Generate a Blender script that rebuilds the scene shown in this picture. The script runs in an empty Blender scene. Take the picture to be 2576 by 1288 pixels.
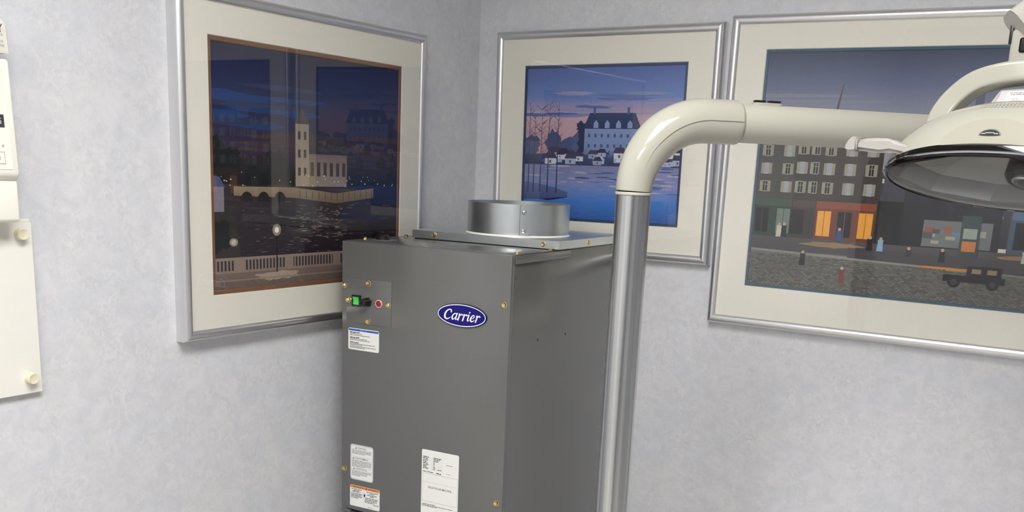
import bpy, bmesh, math, random
from mathutils import Vector, Matrix, Quaternion
PI = math.pi
S = bpy.context.scene
col = S.collection

# ------------------------------------------------------------------ camera
cam = bpy.data.cameras.new('camera')
cam.sensor_fit = 'HORIZONTAL'; cam.sensor_width = 36.0
cam.lens = 2601.6 / 2576 * 36.0
cam.shift_y = (1054.7 - 644.0) / 2576
cam.clip_start = 0.05
camo = bpy.data.objects.new('camera', cam); col.objects.link(camo)
yaw, pitch, roll = 0.5533, -0.2437, 0.0431
fw = Vector((-math.sin(yaw)*math.cos(pitch), math.cos(yaw)*math.cos(pitch), math.sin(pitch)))
rt = Vector((math.cos(yaw), math.sin(yaw), 0)); up = rt.cross(fw)
r2 = rt*math.cos(roll) + up*math.sin(roll); u2 = -rt*math.sin(roll) + up*math.cos(roll)
mw = Matrix((r2, u2, -fw)).transposed().to_4x4(); mw.translation = Vector((1.5929, -2.3411, 1.6))
camo.matrix_world = mw
S.camera = camo

# ------------------------------------------------------------------ world, exposure
w = bpy.data.worlds.new('world'); S.world = w; w.use_nodes = True
w.node_tree.nodes['Background'].inputs[0].default_value = (0.8, 0.9, 1.0, 1)
w.node_tree.nodes['Background'].inputs[1].default_value = 0.05
S.view_settings.view_transform = 'Standard'; S.view_settings.look = 'None'
S.view_settings.gamma = 1.0; S.view_settings.use_curve_mapping = False
S.view_settings.exposure = 0.0
LAMP_W = 22.0     # strength of the ceiling troffers
CEIL = 2.50
RX, RY = 3.7, -4.7
# centre x, centre y, half x, half y of the ceiling troffers
TROFFERS = [(1.10, -1.85, 0.30, 0.60), (1.10, -3.45, 0.30, 0.60)]
RECESS = 0.11     # diffusers sit up inside added housings that cut off high-angle light

# ------------------------------------------------------------------ helpers
def lin(c):
    return tuple(((v/255)/12.92 if v/255 <= .04045 else ((v/255+.055)/1.055)**2.4) for v in c[:3]) + (1,)
def mat(name, rgb, rough=.5, metal=0.0, spec=.5, **kw):
    m = bpy.data.materials.new(name); m.use_nodes = True
    b = m.node_tree.nodes['Principled BSDF']
    b.inputs['Base Color'].default_value = lin(rgb); b.inputs['Roughness'].default_value = rough
    b.inputs['Metallic'].default_value = metal; b.inputs['Specular IOR Level'].default_value = spec
    for k, v in kw.items(): b.inputs[k].default_value = v
    return m
def nd(m, t, **kw):
    n = m.node_tree.nodes.new(t)
    for k, v in kw.items(): setattr(n, k, v)
    return n
def ln(m, a, b): m.node_tree.links.new(a, b)
def bs(m): return m.node_tree.nodes['Principled BSDF']
def grain(m, scale=(60, 60, 60), amt=.1, rough_amt=0, bump=0, detail=4):
    """fine variation of colour / roughness / height from object coordinates"""
    b = bs(m); tc = nd(m, 'ShaderNodeTexCoord'); mp = nd(m, 'ShaderNodeMapping'); mp.inputs['Scale'].default_value = scale
    nz = nd(m, 'ShaderNodeTexNoise'); nz.inputs['Scale'].default_value = 1; nz.inputs['Detail'].default_value = detail
    ln(m, tc.outputs['Object'], mp.inputs[0]); ln(m, mp.outputs[0], nz.inputs['Vector'])
    if amt:
        base = tuple(b.inputs['Base Color'].default_value)
        cr = nd(m, 'ShaderNodeValToRGB'); e = cr.color_ramp.elements
        e[0].position = .3; e[1].position = .7
        e[0].color = tuple(v*(1-amt) for v in base[:3])+(1,); e[1].color = tuple(min(1, v*(1+amt)) for v in base[:3])+(1,)
        ln(m, nz.outputs[0], cr.inputs[0]); ln(m, cr.outputs[0], b.inputs['Base Color'])
    if rough_amt:
        r = b.inputs['Roughness'].default_value; mr = nd(m, 'ShaderNodeMapRange')
        mr.inputs[3].default_value = r-rough_amt; mr.inputs[4].default_value = r+rough_amt
        ln(m, nz.outputs[0], mr.inputs[0]); ln(m, mr.outputs[0], b.inputs['Roughness'])
    if bump:
        bp = nd(m, 'ShaderNodeBump'); bp.inputs['Strength'].default_value = bump; bp.inputs['Distance'].default_value = .001
        ln(m, nz.outputs[0], bp.inputs['Height']); ln(m, bp.outputs[0], b.inputs['Normal'])
    return m
def link(name, me, m, parent=None, loc=None, rot=None):
    o = bpy.data.objects.new(name, me); col.objects.link(o)
    if m is not None:
        for mm in (m if isinstance(m, (list, tuple)) else [m]): me.materials.append(mm)
    if parent: o.parent = parent
    if loc is not None: o.location = loc
    if rot is not None: o.rotation_euler = rot
    return o
def shade(bm, ang=None):
    if ang is None: return
    bm.normal_update()
    for f in bm.faces: f.smooth = True
    for e in bm.edges:
        if len(e.link_faces) == 2 and e.calc_face_angle(0) > ang: e.smooth = False
def done(bm, name, m, parent=None, loc=None, rot=None, smooth=.6):
    bmesh.ops.recalc_face_normals(bm, faces=bm.faces)
    shade(bm, smooth)
    me = bpy.data.meshes.new(name); bm.to_mesh(me); bm.free()
    return link(name, me, m, parent, loc, rot)
def boxbm(x0, x1, y0, y1, z0, z1, bev=0, seg=2, bm=None):
    t = bmesh.new()
    bmesh.ops.create_cube(t, size=1)
    for v in t.verts: v.co = Vector(((x0+x1)/2+v.co.x*(x1-x0), (y0+y1)/2+v.co.y*(y1-y0), (z0+z1)/2+v.co.z*(z1-z0)))
    if bev: bmesh.ops.bevel(t, geom=list(t.edges), offset=bev, segments=seg, affect='EDGES', profile=.5)
    if bm is None: return t
    me = bpy.data.meshes.new('t'); t.to_mesh(me); t.free(); bm.from_mesh(me); bpy.data.meshes.remove(me); return bm
def box(name, x0, x1, y0, y1, z0, z1, m, parent=None, bev=0, seg=2, **k):
    return done(boxbm(x0, x1, y0, y1, z0, z1, bev, seg), name, m, parent, **k)
def frame_at(t, ref):
    t = t.normalized(); a = (ref - t*ref.dot(t)).normalized(); return a, t.cross(a)
def sweepbm(path, prof, cap=True, closed_prof=True, scales=None, ref=Vector((0, 0, 1)), bm=None):
    """sweep a 2D profile [(a, b)] along a list of points; scales multiplies the profile per point"""
    bm = bm or bmesh.new(); path = [Vector(p) for p in path]; n = len(path); rings = []
    a = None
    for i, p in enumerate(path):
        t = (path[min(i+1, n-1)] - path[max(i-1, 0)]).normalized()
        if a is None: a, b = frame_at(t, ref if abs(t.dot(ref)) < .98 else Vector((1, 0, 0)))
        else: a, b = frame_at(t, a)
        s = scales[i] if scales else 1
        if not isinstance(s, tuple): s = (s, s)
        rings.append([bm.verts.new(p + a*q[0]*s[0] + b*q[1]*s[1]) for q in prof])
    m = len(prof)
    for i in range(n-1):
        for j in range(m if closed_prof else m-1):
            bm.faces.new((rings[i][j], rings[i][(j+1) % m], rings[i+1][(j+1) % m], rings[i+1][j]))
    if cap and closed_prof:
        bm.faces.new(rings[0][::-1]); bm.faces.new(rings[-1])
    return bm
def circle(r, n=24, a0=0): return [(r*math.cos(a0+2*PI*i/n), r*math.sin(a0+2*PI*i/n)) for i in range(n)]
def rrect(w, h, r, n=4):
    o = []
    for cx, cy, a in ((w/2-r, h/2-r, 0), (-w/2+r, h/2-r, PI/2), (-w/2+r, -h/2+r, PI), (w/2-r, -h/2+r, 1.5*PI)):
        for i in range(n+1): o.append((cx+r*math.cos(a+i*PI/2/n), cy+r*math.sin(a+i*PI/2/n)))
    return o
def support(prof, k=.12):
    o = []
    for i, p in enumerate(prof):
        q = prof[(i+1) % len(prof)]; o.append(p)
        if math.hypot(q[0]-p[0], q[1]-p[1]) > .006: o += [(p[0]+(q[0]-p[0])*f, p[1]+(q[1]-p[1])*f) for f in (k, 1-k)]
    return o
def lathebm(prof, n=32, bm=None, axis='z', cx=0, cy=0, cz=0):
    """prof: [(r, h)] revolved; axis 'z' or 'y' (h runs along -y for 'y')"""
    bm = bm or bmesh.new(); rings = []
    for r, h in prof:
        ring = []
        for i in range(n if r > 1e-6 else 1):
            a = 2*PI*i/n
            if axis == 'z': co = (cx+r*math.cos(a), cy+r*math.sin(a), cz+h)
            else: co = (cx+r*math.cos(a), cy-h, cz+r*math.sin(a))
            ring.append(bm.verts.new(co))
        rings.append(ring)
    for A, B in zip(rings, rings[1:]):
        for i in range(n):
            q = [A[i % len(A)], A[(i+1) % len(A)], B[(i+1) % len(B)], B[i % len(B)]]
            f = []
            for v in q:
                if v not in f: f.append(v)
            if len(f) >= 3:
                try: bm.faces.new(f)
                except ValueError: pass
    return bm
def plate(name, pts, y0, y1, m, parent=None, bev=0, **k):
    """prism in local x-z with thickness from y1 (front, smaller) to y0"""
    bm = bmesh.new()
    vs = [bm.verts.new((x, y0, z)) for x, z in pts]
    f = bm.faces.new(vs)
    r = bmesh.ops.extrude_face_region(bm, geom=[f])
    for v in r['geom']:
        if isinstance(v, bmesh.types.BMVert): v.co.y = y1
    if bev:
        es = [e for e in bm.edges if all(abs(v.co.y-y1) < 1e-7 for v in e.verts)]
        bmesh.ops.bevel(bm, geom=es, offset=bev, segments=2, affect='EDGES')
    return done(bm, name, m, parent, **k)
def empty(name, label=None, cat=None, loc=(0, 0, 0), rot=(0, 0, 0), group=None):
    o = bpy.data.objects.new(name, None); col.objects.link(o); o.location = loc; o.rotation_euler = rot
    o.empty_display_size = .1
    tag(o, label, cat, group); return o
def tag(o, label=None, cat=None, group=None, kind=None):
    if label: o['label'] = label
    if cat: o['category'] = cat
    if group: o['group'] = group
    if kind: o['kind'] = kind
    return o
def catmull(P, n=8):
    P = [Vector(p) for p in P]; out = []
    for i in range(len(P)-1):
        p0 = P[i-1] if i else P[0]*2-P[1]; p1, p2 = P[i], P[i+1]; p3 = P[i+2] if i+2 < len(P) else P[-1]*2-P[-2]
        for k in range(n):
            t = k/n
            out.append(.5*((2*p1)+(p2-p0)*t+(2*p0-5*p1+4*p2-p3)*t*t+(3*p1-p0-3*p2+p3)*t**3))
    out.append(P[-1]); return out

# ------------------------------------------------------------------ materials
def wallpaper():
    m = mat('sponged_wallpaper', (214, 214, 222), .62, spec=.3); b = bs(m)
    tc = nd(m, 'ShaderNodeTexCoord')
    def noise(scale, detail, rough, dist):
        n = nd(m, 'ShaderNodeTexNoise'); n.inputs['Scale'].default_value = scale; n.inputs['Detail'].default_value = detail
        n.inputs['Roughness'].default_value = rough; n.inputs['Distortion'].default_value = dist
        ln(m, tc.outputs['Object'], n.inputs['Vector']); return n
    def ramp(n, p0, p1, c0, c1):
        r = nd(m, 'ShaderNodeValToRGB'); e = r.color_ramp.elements
        e[0].position, e[1].position = p0, p1; e[0].color, e[1].color = lin(c0), lin(c1)
        ln(m, n.outputs[0], r.inputs[0]); return r
    def mix(a, c, fac, mode='MIX'):
        x = nd(m, 'ShaderNodeMix', data_type='RGBA', blend_type=mode)
        if isinstance(fac, float): x.inputs[0].default_value = fac
        else: ln(m, fac, x.inputs[0])
        ln(m, a, x.inputs[6]); ln(m, c, x.inputs[7]); return x.outputs[2]
    broad = ramp(noise(7, 3, .55, .8), .36, .64, (208, 210, 219), (218, 217, 219))
    patch = ramp(noise(26, 7, .70, .7), .38, .62, (200, 202, 209), (224, 224, 229))
    vein = ramp(noise(70, 6, .68, 1.1), .38, .62, (202, 203, 208), (224, 224, 227))
    c = mix(broad.outputs[0], patch.outputs[0], .5)
    msk = ramp(noise(13, 4, .6, 1.0), .42, .60, (0, 0, 0), (210, 210, 210))
    c = mix(c, vein.outputs[0], msk.outputs[0])
    ln(m, c, b.inputs['Base Color'])
    bp = nd(m, 'ShaderNodeBump'); bp.inputs['Strength'].default_value = .12; bp.inputs['Distance'].default_value = .002
    n2 = noise(260, 4, .6, .5); ln(m, n2.outputs[0], bp.inputs['Height']); ln(m, bp.outputs[0], b.inputs['Normal'])
    return m
WALL = wallpaper()
CEILM = grain(mat('ceiling_tile', (226, 226, 222), .9), (40, 40, 40), .04, bump=.3)
REARM = grain(mat('grey_blue_paint', (196, 198, 204), .6), (30, 30, 30), .02)
FLOORM = grain(mat('vinyl_floor', (205, 201, 193), .45), (9, 9, 9), .12)
TRIMM = grain(mat('painted_trim', (225, 224, 220), .5), (20, 20, 20), .02)
STEEL = grain(mat('satin_aluminium', (226, 226, 227), .36, 1.0), (500, 500, 500), .03, .02)
GREY = grain(mat('grey_enamel', (95, 95, 94), .22, 0, .9), (500, 500, 500), .03, .02)
DGREY = mat('grey_enamel_edge', (96, 96, 94), .35)
GALV = grain(mat('galvanised_sheet', (208, 213, 214), .36, 1.0), (22, 22, 22), .04, .02, detail=3)
BRASS = grain(mat('yellow_zinc', (244, 216, 146), .22, 1.0), (200, 200, 200), .15, .08)
RIVET = mat('bright_rivet', (225, 226, 228), .18, 1.0)
BEAD = mat('white_sealant', (240, 240, 234), .5)
BLACK = mat('black_plastic', (22, 22, 22), .35)
BLACKM = mat('black_rubber', (14, 14, 14), .6)
CREAM = grain(mat('cream_plastic', (172, 170, 159), .10, 0, .5), (30, 30, 30), .01)
CREAMS = grain(mat('cream_satin', (180, 178, 167), .38, 0, .5), (30, 30, 30), .01)
WPLAS = mat('white_handle_rubber', (166, 162, 158), .45)
def polished_tube():
    m = mat('drawn_steel_tube', (172, 173, 174), .22, 1.0); b = bs(m)
    tc = nd(m, 'ShaderNodeTexCoord'); mp = nd(m, 'ShaderNodeMapping'); mp.inputs['Scale'].default_value = (130, 130, .8)
    n = nd(m, 'ShaderNodeTexNoise'); n.inputs['Scale'].default_value = 1; n.inputs['Detail'].default_value = 5
    ln(m, tc.outputs['Object'], mp.inputs[0]); ln(m, mp.outputs[0], n.inputs['Vector'])
    r = nd(m, 'ShaderNodeValToRGB'); e = r.color_ramp.elements; e[0].position = .3; e[1].position = .72
    e[0].color = lin((150, 152, 155)); e[1].color = lin((226, 226, 224)); ln(m, n.outputs[0], r.inputs[0]); ln(m, r.outputs[0], b.inputs['Base Color'])  # mill-finish streaks in the colour, deepened to stand for reflected bands
    mr = nd(m, 'ShaderNodeMapRange'); mr.inputs[3].default_value = .20; mr.inputs[4].default_value = .40
    ln(m, n.outputs[0], mr.inputs[0]); ln(m, mr.outputs[0], b.inputs['Roughness'])
    return m
TUBE = polished_tube()
MAT = grain(mat('cream_mat_board', (233, 230, 219), .8, spec=.2), (300, 300, 300), .015)
def glass(name, ior=1.5, tint=(255, 255, 255), rough=.0):
    m = bpy.data.materials.new(name); m.use_nodes = True; t = m.node_tree; t.nodes.clear()
    out = t.nodes.new('ShaderNodeOutputMaterial'); mx = t.nodes.new('ShaderNodeMixShader')
    fr = t.nodes.new('ShaderNodeFresnel'); ge = t.nodes.new('ShaderNodeNewGeometry'); mr = t.nodes.new('ShaderNodeMapRange')
    mr.inputs[3].default_value = ior; mr.inputs[4].default_value = 1/ior      # same reflectance from inside the pane
    t.links.new(ge.outputs['Backfacing'], mr.inputs[0]); t.links.new(mr.outputs[0], fr.inputs[0])
    tr = t.nodes.new('ShaderNodeBsdfTransparent'); tr.inputs[0].default_value = lin(tint)
    gl = t.nodes.new('ShaderNodeBsdfGlossy'); gl.inputs['Roughness'].default_value = rough
    t.links.new(fr.outputs[0], mx.inputs[0]); t.links.new(tr.outputs[0], mx.inputs[1]); t.links.new(gl.outputs[0], mx.inputs[2])
    t.links.new(mx.outputs[0], out.inputs[0]); return m
GLASS = glass('picture_glass', 1.45)
CLEAR = glass('clear_polycarbonate', 1.55, (226, 226, 228))
SMOKE = glass('smoked_skirt', 1.6, (120, 118, 128), .03)
def printmat(name, scale=140, amt=.10):
    m = mat(name, (128, 128, 128), .55, spec=.25); b = bs(m)
    at = nd(m, 'ShaderNodeVertexColor'); at.layer_name = 'ink'
    tc = nd(m, 'ShaderNodeTexCoord'); n = nd(m, 'ShaderNodeTexNoise'); n.inputs['Scale'].default_value = scale; n.inputs['Detail'].default_value = 2
    ln(m, tc.outputs['Object'], n.inputs['Vector'])
    mr = nd(m, 'ShaderNodeMapRange'); mr.inputs[3].default_value = 1-2*amt; mr.inputs[4].default_value = 1+2*amt
    ln(m, n.outputs[0], mr.inputs[0])
    mx = nd(m, 'ShaderNodeMix', data_type='RGBA', blend_type='MULTIPLY'); mx.inputs[0].default_value = 1
    ln(m, at.outputs[0], mx.inputs[6]); ln(m, mr.outputs[0], mx.inputs[7]); ln(m, mx.outputs[2], b.inputs['Base Color'])
    return m
PRINT = printmat('art_print_ink', 140, .05)
INKM = printmat('label_ink', 50, .0)

# flat print: coloured polygons laid on a sheet, in local x-z, viewer at -y
class Print:
    def __init__(s, W, H): s.W, s.H, s.v, s.f, s.c, s.n = W, H, [], [], [], 0
    def poly(s, pts, c, c2=None, lay=None):
        """pts in 0..1; c bottom colour, c2 top colour"""
        s.n += 1; y = -s.n*1.2e-6
        z0 = min(p[1] for p in pts); z1 = max(p[1] for p in pts); b = len(s.v)
        A, B = lin(c), lin(c2 or c)
        for x, z in pts:
            s.v.append((min(max(x, 0), 1)*s.W, y, min(max(z, 0), 1)*s.H))
            t = (z-z0)/max(1e-9, z1-z0); s.c.append(tuple(A[k]*(1-t)+B[k]*t for k in range(3))+(1,))
        s.f.append(tuple(range(b, b+len(pts))))
    def rect(s, x0, z0, x1, z1, c, c2=None): s.poly([(x0, z0), (x1, z0), (x1, z1), (x0, z1)], c, c2)
    def disc(s, x, z, r, c, n=10, k=1.0):
        s.poly([(x+r*math.cos(2*PI*i/n), z+r*k*s.W/s.H*math.sin(2*PI*i/n)) for i in range(n)], c)
    def blob(s, x, z, rx, rz, c, rnd, n=22, j=.25):
        s.poly([(x+rx*(1+rnd.uniform(-j, j))*math.cos(2*PI*i/n), z+rz*(1+rnd.uniform(-j, j))*math.sin(2*PI*i/n)) for i in range(n)], c)
    def build(s, name, m, parent, loc):
        me = bpy.data.meshes.new(name); me.from_pydata(s.v, [], s.f); ca = me.color_attributes.new('ink', 'FLOAT_COLOR', 'POINT')
        for i, c in enumerate(s.c): ca.data[i].color = c
        bm = bmesh.new(); bm.from_mesh(me)
        for f in bm.faces:
            f.normal_update()
            if f.normal.y > 0: f.normal_flip()
        bm.to_mesh(me); bm.free()
        return link(name, me, m, parent, loc)

# ------------------------------------------------------------------ room
def structure(o): o['kind'] = 'structure'; return o
structure(box('wall_left', -.12, 0, RY, .12, 0, CEIL, WALL))
structure(box('wall_right', 0, RX+.12, 0, .12, 0, CEIL, WALL))
structure(box('wall_back', -.12, RX+.12, RY-.12, RY, 0, CEIL, REARM))
structure(box('wall_far', RX, RX+.12, RY, 0, 0, CEIL, REARM))
structure(box('floor', -.12, RX+.12, RY-.12, .12, -.1, 0, FLOORM))
def ceiling():
    xs = sorted({-.12, RX+.12} | {t[0]-t[2] for t in TROFFERS} | {t[0]+t[2] for t in TROFFERS})
    ys = sorted({RY-.12, .12} | {t[1]-t[3] for t in TROFFERS} | {t[1]+t[3] for t in TROFFERS})
    bm = bmesh.new()
    for i in range(len(xs)-1):
        for j in range(len(ys)-1):
            cx, cy = (xs[i]+xs[i+1])/2, (ys[j]+ys[j+1])/2
            if any(abs(cx-t[0]) < t[2] and abs(cy-t[1]) < t[3] for t in TROFFERS): continue
            boxbm(xs[i], xs[i+1], ys[j], ys[j+1], CEIL, CEIL+.30, bm=bm)
    structure(done(bm, 'ceiling', CEILM, smooth=None))
ceiling()
structure(box('baseboard_left', .0005, .012, RY+.001, -.0005, .0005, .10, TRIMM, bev=.003))
structure(box('baseboard_right', .013, RX-.001, -.012, -.0005, .0005, .10, TRIMM, bev=.003))
def troffer(t, label):
    x, y, hx, hy = t
    e = empty('ceiling_light', label, 'ceiling light', (x, y, CEIL-.012), group='ceiling troffers')
    bm = bmesh.new()
    for a in ((-hx-.03, hx+.03, -hy-.03, -hy+.004), (-hx-.03, hx+.03, hy-.004, hy+.03), (-hx-.03, -hx+.004, -hy+.004, hy-.004), (hx-.004, hx+.03, -hy+.004, hy-.004)):
        boxbm(*a, 0, .011, bm=bm)
    done(bm, 'frame', TRIMM, e, smooth=None)
    m = bpy.data.materials.get('lit_diffuser')
    if not m:
        m = bpy.data.materials.new('lit_diffuser'); m.use_nodes = True; b = bs(m)
        b.inputs['Base Color'].default_value = (.8, .8, .8, 1); b.inputs['Emission Color'].default_value = (1.0, .985, .955, 1)
        b.inputs['Emission Strength'].default_value = LAMP_W
    box('diffuser', -hx+.003, hx-.003, -hy+.003, hy-.003, RECESS+.012, RECESS+.020, m, e)
    bm = bmesh.new()
    for a in ((-hx+.001, hx-.001, -hy+.001, -hy+.003), (-hx+.001, hx-.001, hy-.003, hy-.001), (-hx+.001, -hx+.003, -hy+.003, hy-.003), (hx-.003, hx-.001, -hy+.003, hy-.003)):
        boxbm(*a, .012, RECESS+.03, bm=bm)
    boxbm(-hx+.003, hx-.003, -hy+.003, hy-.003, RECESS+.024, RECESS+.03, bm=bm)
    done(bm, 'cutoff_liner', DGREY, e, smooth=None)  # grey liner added around the diffuser to keep light off the wall tops
for t, l in zip(TROFFERS, ['recessed lit ceiling panel nearest the two picture walls', 'recessed lit ceiling panel at the rear of the room']):
    troffer(t, l)

# ------------------------------------------------------------------ framed pictures
RAIL = [(0, -.0005), (0, -.019), (.0012, -.0235), (.0040, -.0272), (.0080, -.0295), (.0120, -.0297), (.0160, -.0280), (.0188, -.0258), (.0203, -.0240), (.0203, -.0150), (.006, -.0130), (.006, -.0005)]
def picture(name, label, a0, a1, z0, z1, o0, o1, q0, q1, origin, rz, tilt, inner_rgb, inner_w, artist):
    """outer rectangle a0..a1 x z0..z1, mat opening o0..o1 x q0..q1, in wall coordinates"""
    W, H = a1-a0, z1-z0; ca, cz = (a0+a1)/2, (z0+z1)/2
    R3 = Matrix.Rotation(rz, 3, 'Z')
    base = R3 @ Vector((ca, 0, cz))
    off = R3 @ (Matrix.Rotation(-tilt, 3, 'Y') @ Vector((0, 0, -H/2)))
    e = empty(name, label, 'framed picture', base+off, (0, -tilt, rz), 'framed pictures on the walls')
    # four mitred rails
    cs = [(-W/2, 0), (W/2, 0), (W/2, H), (-W/2, H)]
    inn = [(1, 1), (-1, 1), (-1, -1), (1, -1)]
    for k in range(4):
        bm = bmesh.new(); ends = []
        for j in (k, (k+1) % 4):
            (cx, cy), (sx, sy) = cs[j], inn[j]
            ends.append([bm.verts.new((cx+sx*p, q, cy+sy*p)) for p, q in RAIL])
        n = len(RAIL)
        for i in range(n): bm.faces.new((ends[0][i], ends[0][(i+1) % n], ends[1][(i+1) % n], ends[1][i]))
        bm.faces.new(ends[0]); bm.faces.new(ends[1][::-1])
        done(bm, 'rail', STEEL, e, smooth=.7)
    x0, x1, y0, y1 = o0-ca, o1-ca, q0-z0, q1-z0
    def ring(nm, X0, X1, Y0, Y1, g, ya, yb, m, bev):
        """board with a window; g is the outer margin rectangle"""
        bm = bmesh.new(); O = [(g[0], g[2]), (g[1], g[2]), (g[1], g[3]), (g[0], g[3])]; I = [(X0, Y0), (X1, Y0), (X1, Y1), (X0, Y1)]
        J = [(X0+bev, Y0+bev), (X1-bev, Y0+bev), (X1-bev, Y1-bev), (X0+bev, Y1-bev)]
        fo = [bm.verts.new((p[0], yb, p[1])) for p in O]; fi = [bm.verts.new((p[0], yb, p[1])) for p in I]
        bi = [bm.verts.new((p[0], ya, p[1])) for p in J]; bo = [bm.verts.new((p[0], ya, p[1])) for p in O]
        for i in range(4):
            j = (i+1) % 4
            for q in ((fo[i], fo[j], fi[j], fi[i]), (fi[i], fi[j], bi[j], bi[i]), (bi[i], bi[j], bo[j], bo[i]), (bo[i], bo[j], fo[j], fo[i])): bm.faces.new(q)
        return done(bm, nm, m, e, smooth=None)
    G = (-W/2+.0075, W/2-.0075, .0075, H-.0075)
    ring('mat_board', x0, x1, y0, y1, G, -.0200, -.0220, MAT, .0012)
    iw = inner_w
    im = grain(mat(name+'_inner_mat', inner_rgb, .7), (300, 300, 300), .05)
    ring('inner_mat', x0+iw, x1-iw, y0+iw, y1-iw, G, -.0185, -.0199, im, .0012)
    pw, ph = x1-x0-2*iw+.01, y1-y0-2*iw+.01
    P = Print(pw, ph); artist(P)
    P.build('print', PRINT, e, (x0+iw-.005, -.0180, y0+iw-.005))
    box('backing_board', G[0], G[1], -.0175, -.0145, G[2], G[3], MAT, e, smooth=None)
    box('glass_pane', G[0], G[1], -.0236, -.0228, G[2], G[3], GLASS, e, smooth=None)
    return e
def windows(P, x0, z0, x1, z1, nx, nz, c, fill=.42, rnd=None, alt=None):
    dx, dz = (x1-x0)/nx, (z1-z0)/nz
    for i in range(nx):
        for j in range(nz):
            cc = c if not rnd or rnd.random() < .7 else alt
            P.rect(x0+dx*(i+.5-fill/2), z0+dz*(j+.5-fill/2), x0+dx*(i+.5+fill/2), z0+dz*(j+.5+fill/2), cc)
def night_river(P):
    r = random.Random(4)
    P.rect(0, .40, 1, .78, (62, 42, 46), (36, 46, 84)); P.rect(0, .78, 1, 1, (36, 46, 84), (26, 30, 66))
    for i in range(14): P.blob(r.uniform(0, .42), r.uniform(.66, .88), r.uniform(.10, .2), r.uniform(.008, .018), (34, 62, 116) if i % 2 else (44, 58, 92), r)
    for i in range(10): P.blob(r.uniform(.3, 1), r.uniform(.56, .68), r.uniform(.12, .25), r.uniform(.006, .014), (66, 52, 62), r)
    # far bank: roofs and trees in the dark
    x = 0
    while x < 1:
        wd = r.uniform(.03, .07); h = r.uniform(.50, .57); P.poly([(x, .44), (x+wd, .44), (x+wd, h), (x+wd*.5, h+.022), (x, h)], (30, 29, 36), (40, 38, 46)); x += wd*.9
    for i in range(26): P.blob(r.uniform(0, 1), r.uniform(.44, .50), r.uniform(.02, .05), r.uniform(.02, .045), (26, 26, 30), r)
    for i in range(9): P.blob(r.uniform(-.02, .10), r.uniform(.46, .64), .05, .05, (24, 27, 32), r)
    # a plain floodlit hall on the bank
    P.rect(.45, .43, .68, .575, (150, 133, 116), (118, 106, 98)); P.poly([(.44, .575), (.69, .575), (.655, .655), (.475, .655)], (52, 48, 54), (62, 58, 62))
    P.rect(.40, .43, .47, .70, (164, 148, 130), (146, 134, 122)); P.poly([(.395, .70), (.475, .70), (.435, .765)], (70, 66, 70))
    windows(P, .47, .45, .68, .57, 6, 1, (66, 56, 54), .5); windows(P, .405, .46, .465, .69, 2, 3, (70, 60, 58), .45)
    for i in range(46): P.disc(r.uniform(.02, .98), r.uniform(.43, .49), r.uniform(.0015, .0032), (226, 216, 188))
    # river
    P.rect(0, .13, 1, .435, (40, 32, 40), (52, 46, 54))
    P.poly([(.62, .30), (1, .26), (1, .44), (.75, .44)], (38, 40, 64), (36, 40, 72))
    # quay and low bridge
    P.poly([(.10, .395), (.40, .385), (.62, .36), (.84, .385), (.84, .43), (.62, .405), (.40, .43), (.10, .432)], (112, 96, 82), (150, 132, 110))
    for x in (.16, .24, .32): P.poly([(x-.03, .37)]+[(x+.03*math.cos(a*PI/8), .37+.042*math.sin(a*PI/8)) for a in range(9)], (34, 30, 34))
    for k in range(13):
        x = .42+k*.034; P.rect(x, .372+.02*abs(k-6)/9, x+.004, .405+.02*abs(k-6)/9, (84, 72, 62))
    for i in range(260):
        x, z = r.uniform(.06, .98), r.uniform(.14, .37); l = r.uniform(.008, .035)
        b = .55 if (.38 < x < .72 and .2 < z < .36) else .18
        c = (130, 114, 102) if r.random() < b else (66, 58, 68)
        P.rect(x, z, x+l, z+.0022, c)
    for i in range(30):
        x = r.gauss(.53, .08); z = r.uniform(.2, .34); P.rect(x, z, x+r.uniform(.01, .035), z+.0032, (122, 106, 96))
    for i in range(60):
        x = r.choice([.435, .50, .56, .62])+r.gauss(0, .014); z = r.uniform(.19, .345); P.rect(x, z, x+r.uniform(.008, .024), z+.0026, (138, 122, 110))
    P.poly([(0, .12), (.13, .12), (.10, .36), (0, .38)], (58, 52, 52), (46, 44, 46))
    P.rect(0, .33, .055, .43, (132, 124, 138)); P.poly([(0, .43), (.06, .43), (.035, .47), (0, .475)], (70, 86, 122))
    for i in range(16): P.blob(r.uniform(0, .06), r.uniform(.16, .28), .025, .022, (30, 31, 36), r)
    P.blob(.095, .205, .020, .017, (150, 142, 130), r, j=.1); P.blob(.095, .205, .011, .010, (200, 192, 174), r, j=.1)
    # parapet and pavement
    P.rect(0, 0, 1, .135, (104, 88, 82), (134, 116, 106)); P.rect(0, .085, 1, .135, (56, 46, 52)); P.rect(0, .130, 1, .142, (146, 130, 122)); P.rect(0, .078, 1, .088, (140, 122, 114))
    k = .01
    while k < 1: P.rect(k, .086, k+.008, .132, (140, 124, 116)); k += .0165
    for x in (.1, .34, .6, .86): P.rect(x, .084, x+.045, .134, (146, 128, 118))
    P.blob(.31, .055, .11, .018, (168, 152, 136), r); P.rect(0, .045, 1, .050, (142, 126, 118))
    P.rect(.298, .07, .304, .235, (20, 18, 20)); P.disc(.301, .25, .022, (150, 140, 128)); P.disc(.301, .25, .011, (250, 240, 214))
    for i in range(150):
        x, z = r.uniform(0, .98), r.uniform(.004, .042); P.rect(x, z, x+.012, z+.0016, (88, 74, 70))
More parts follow.
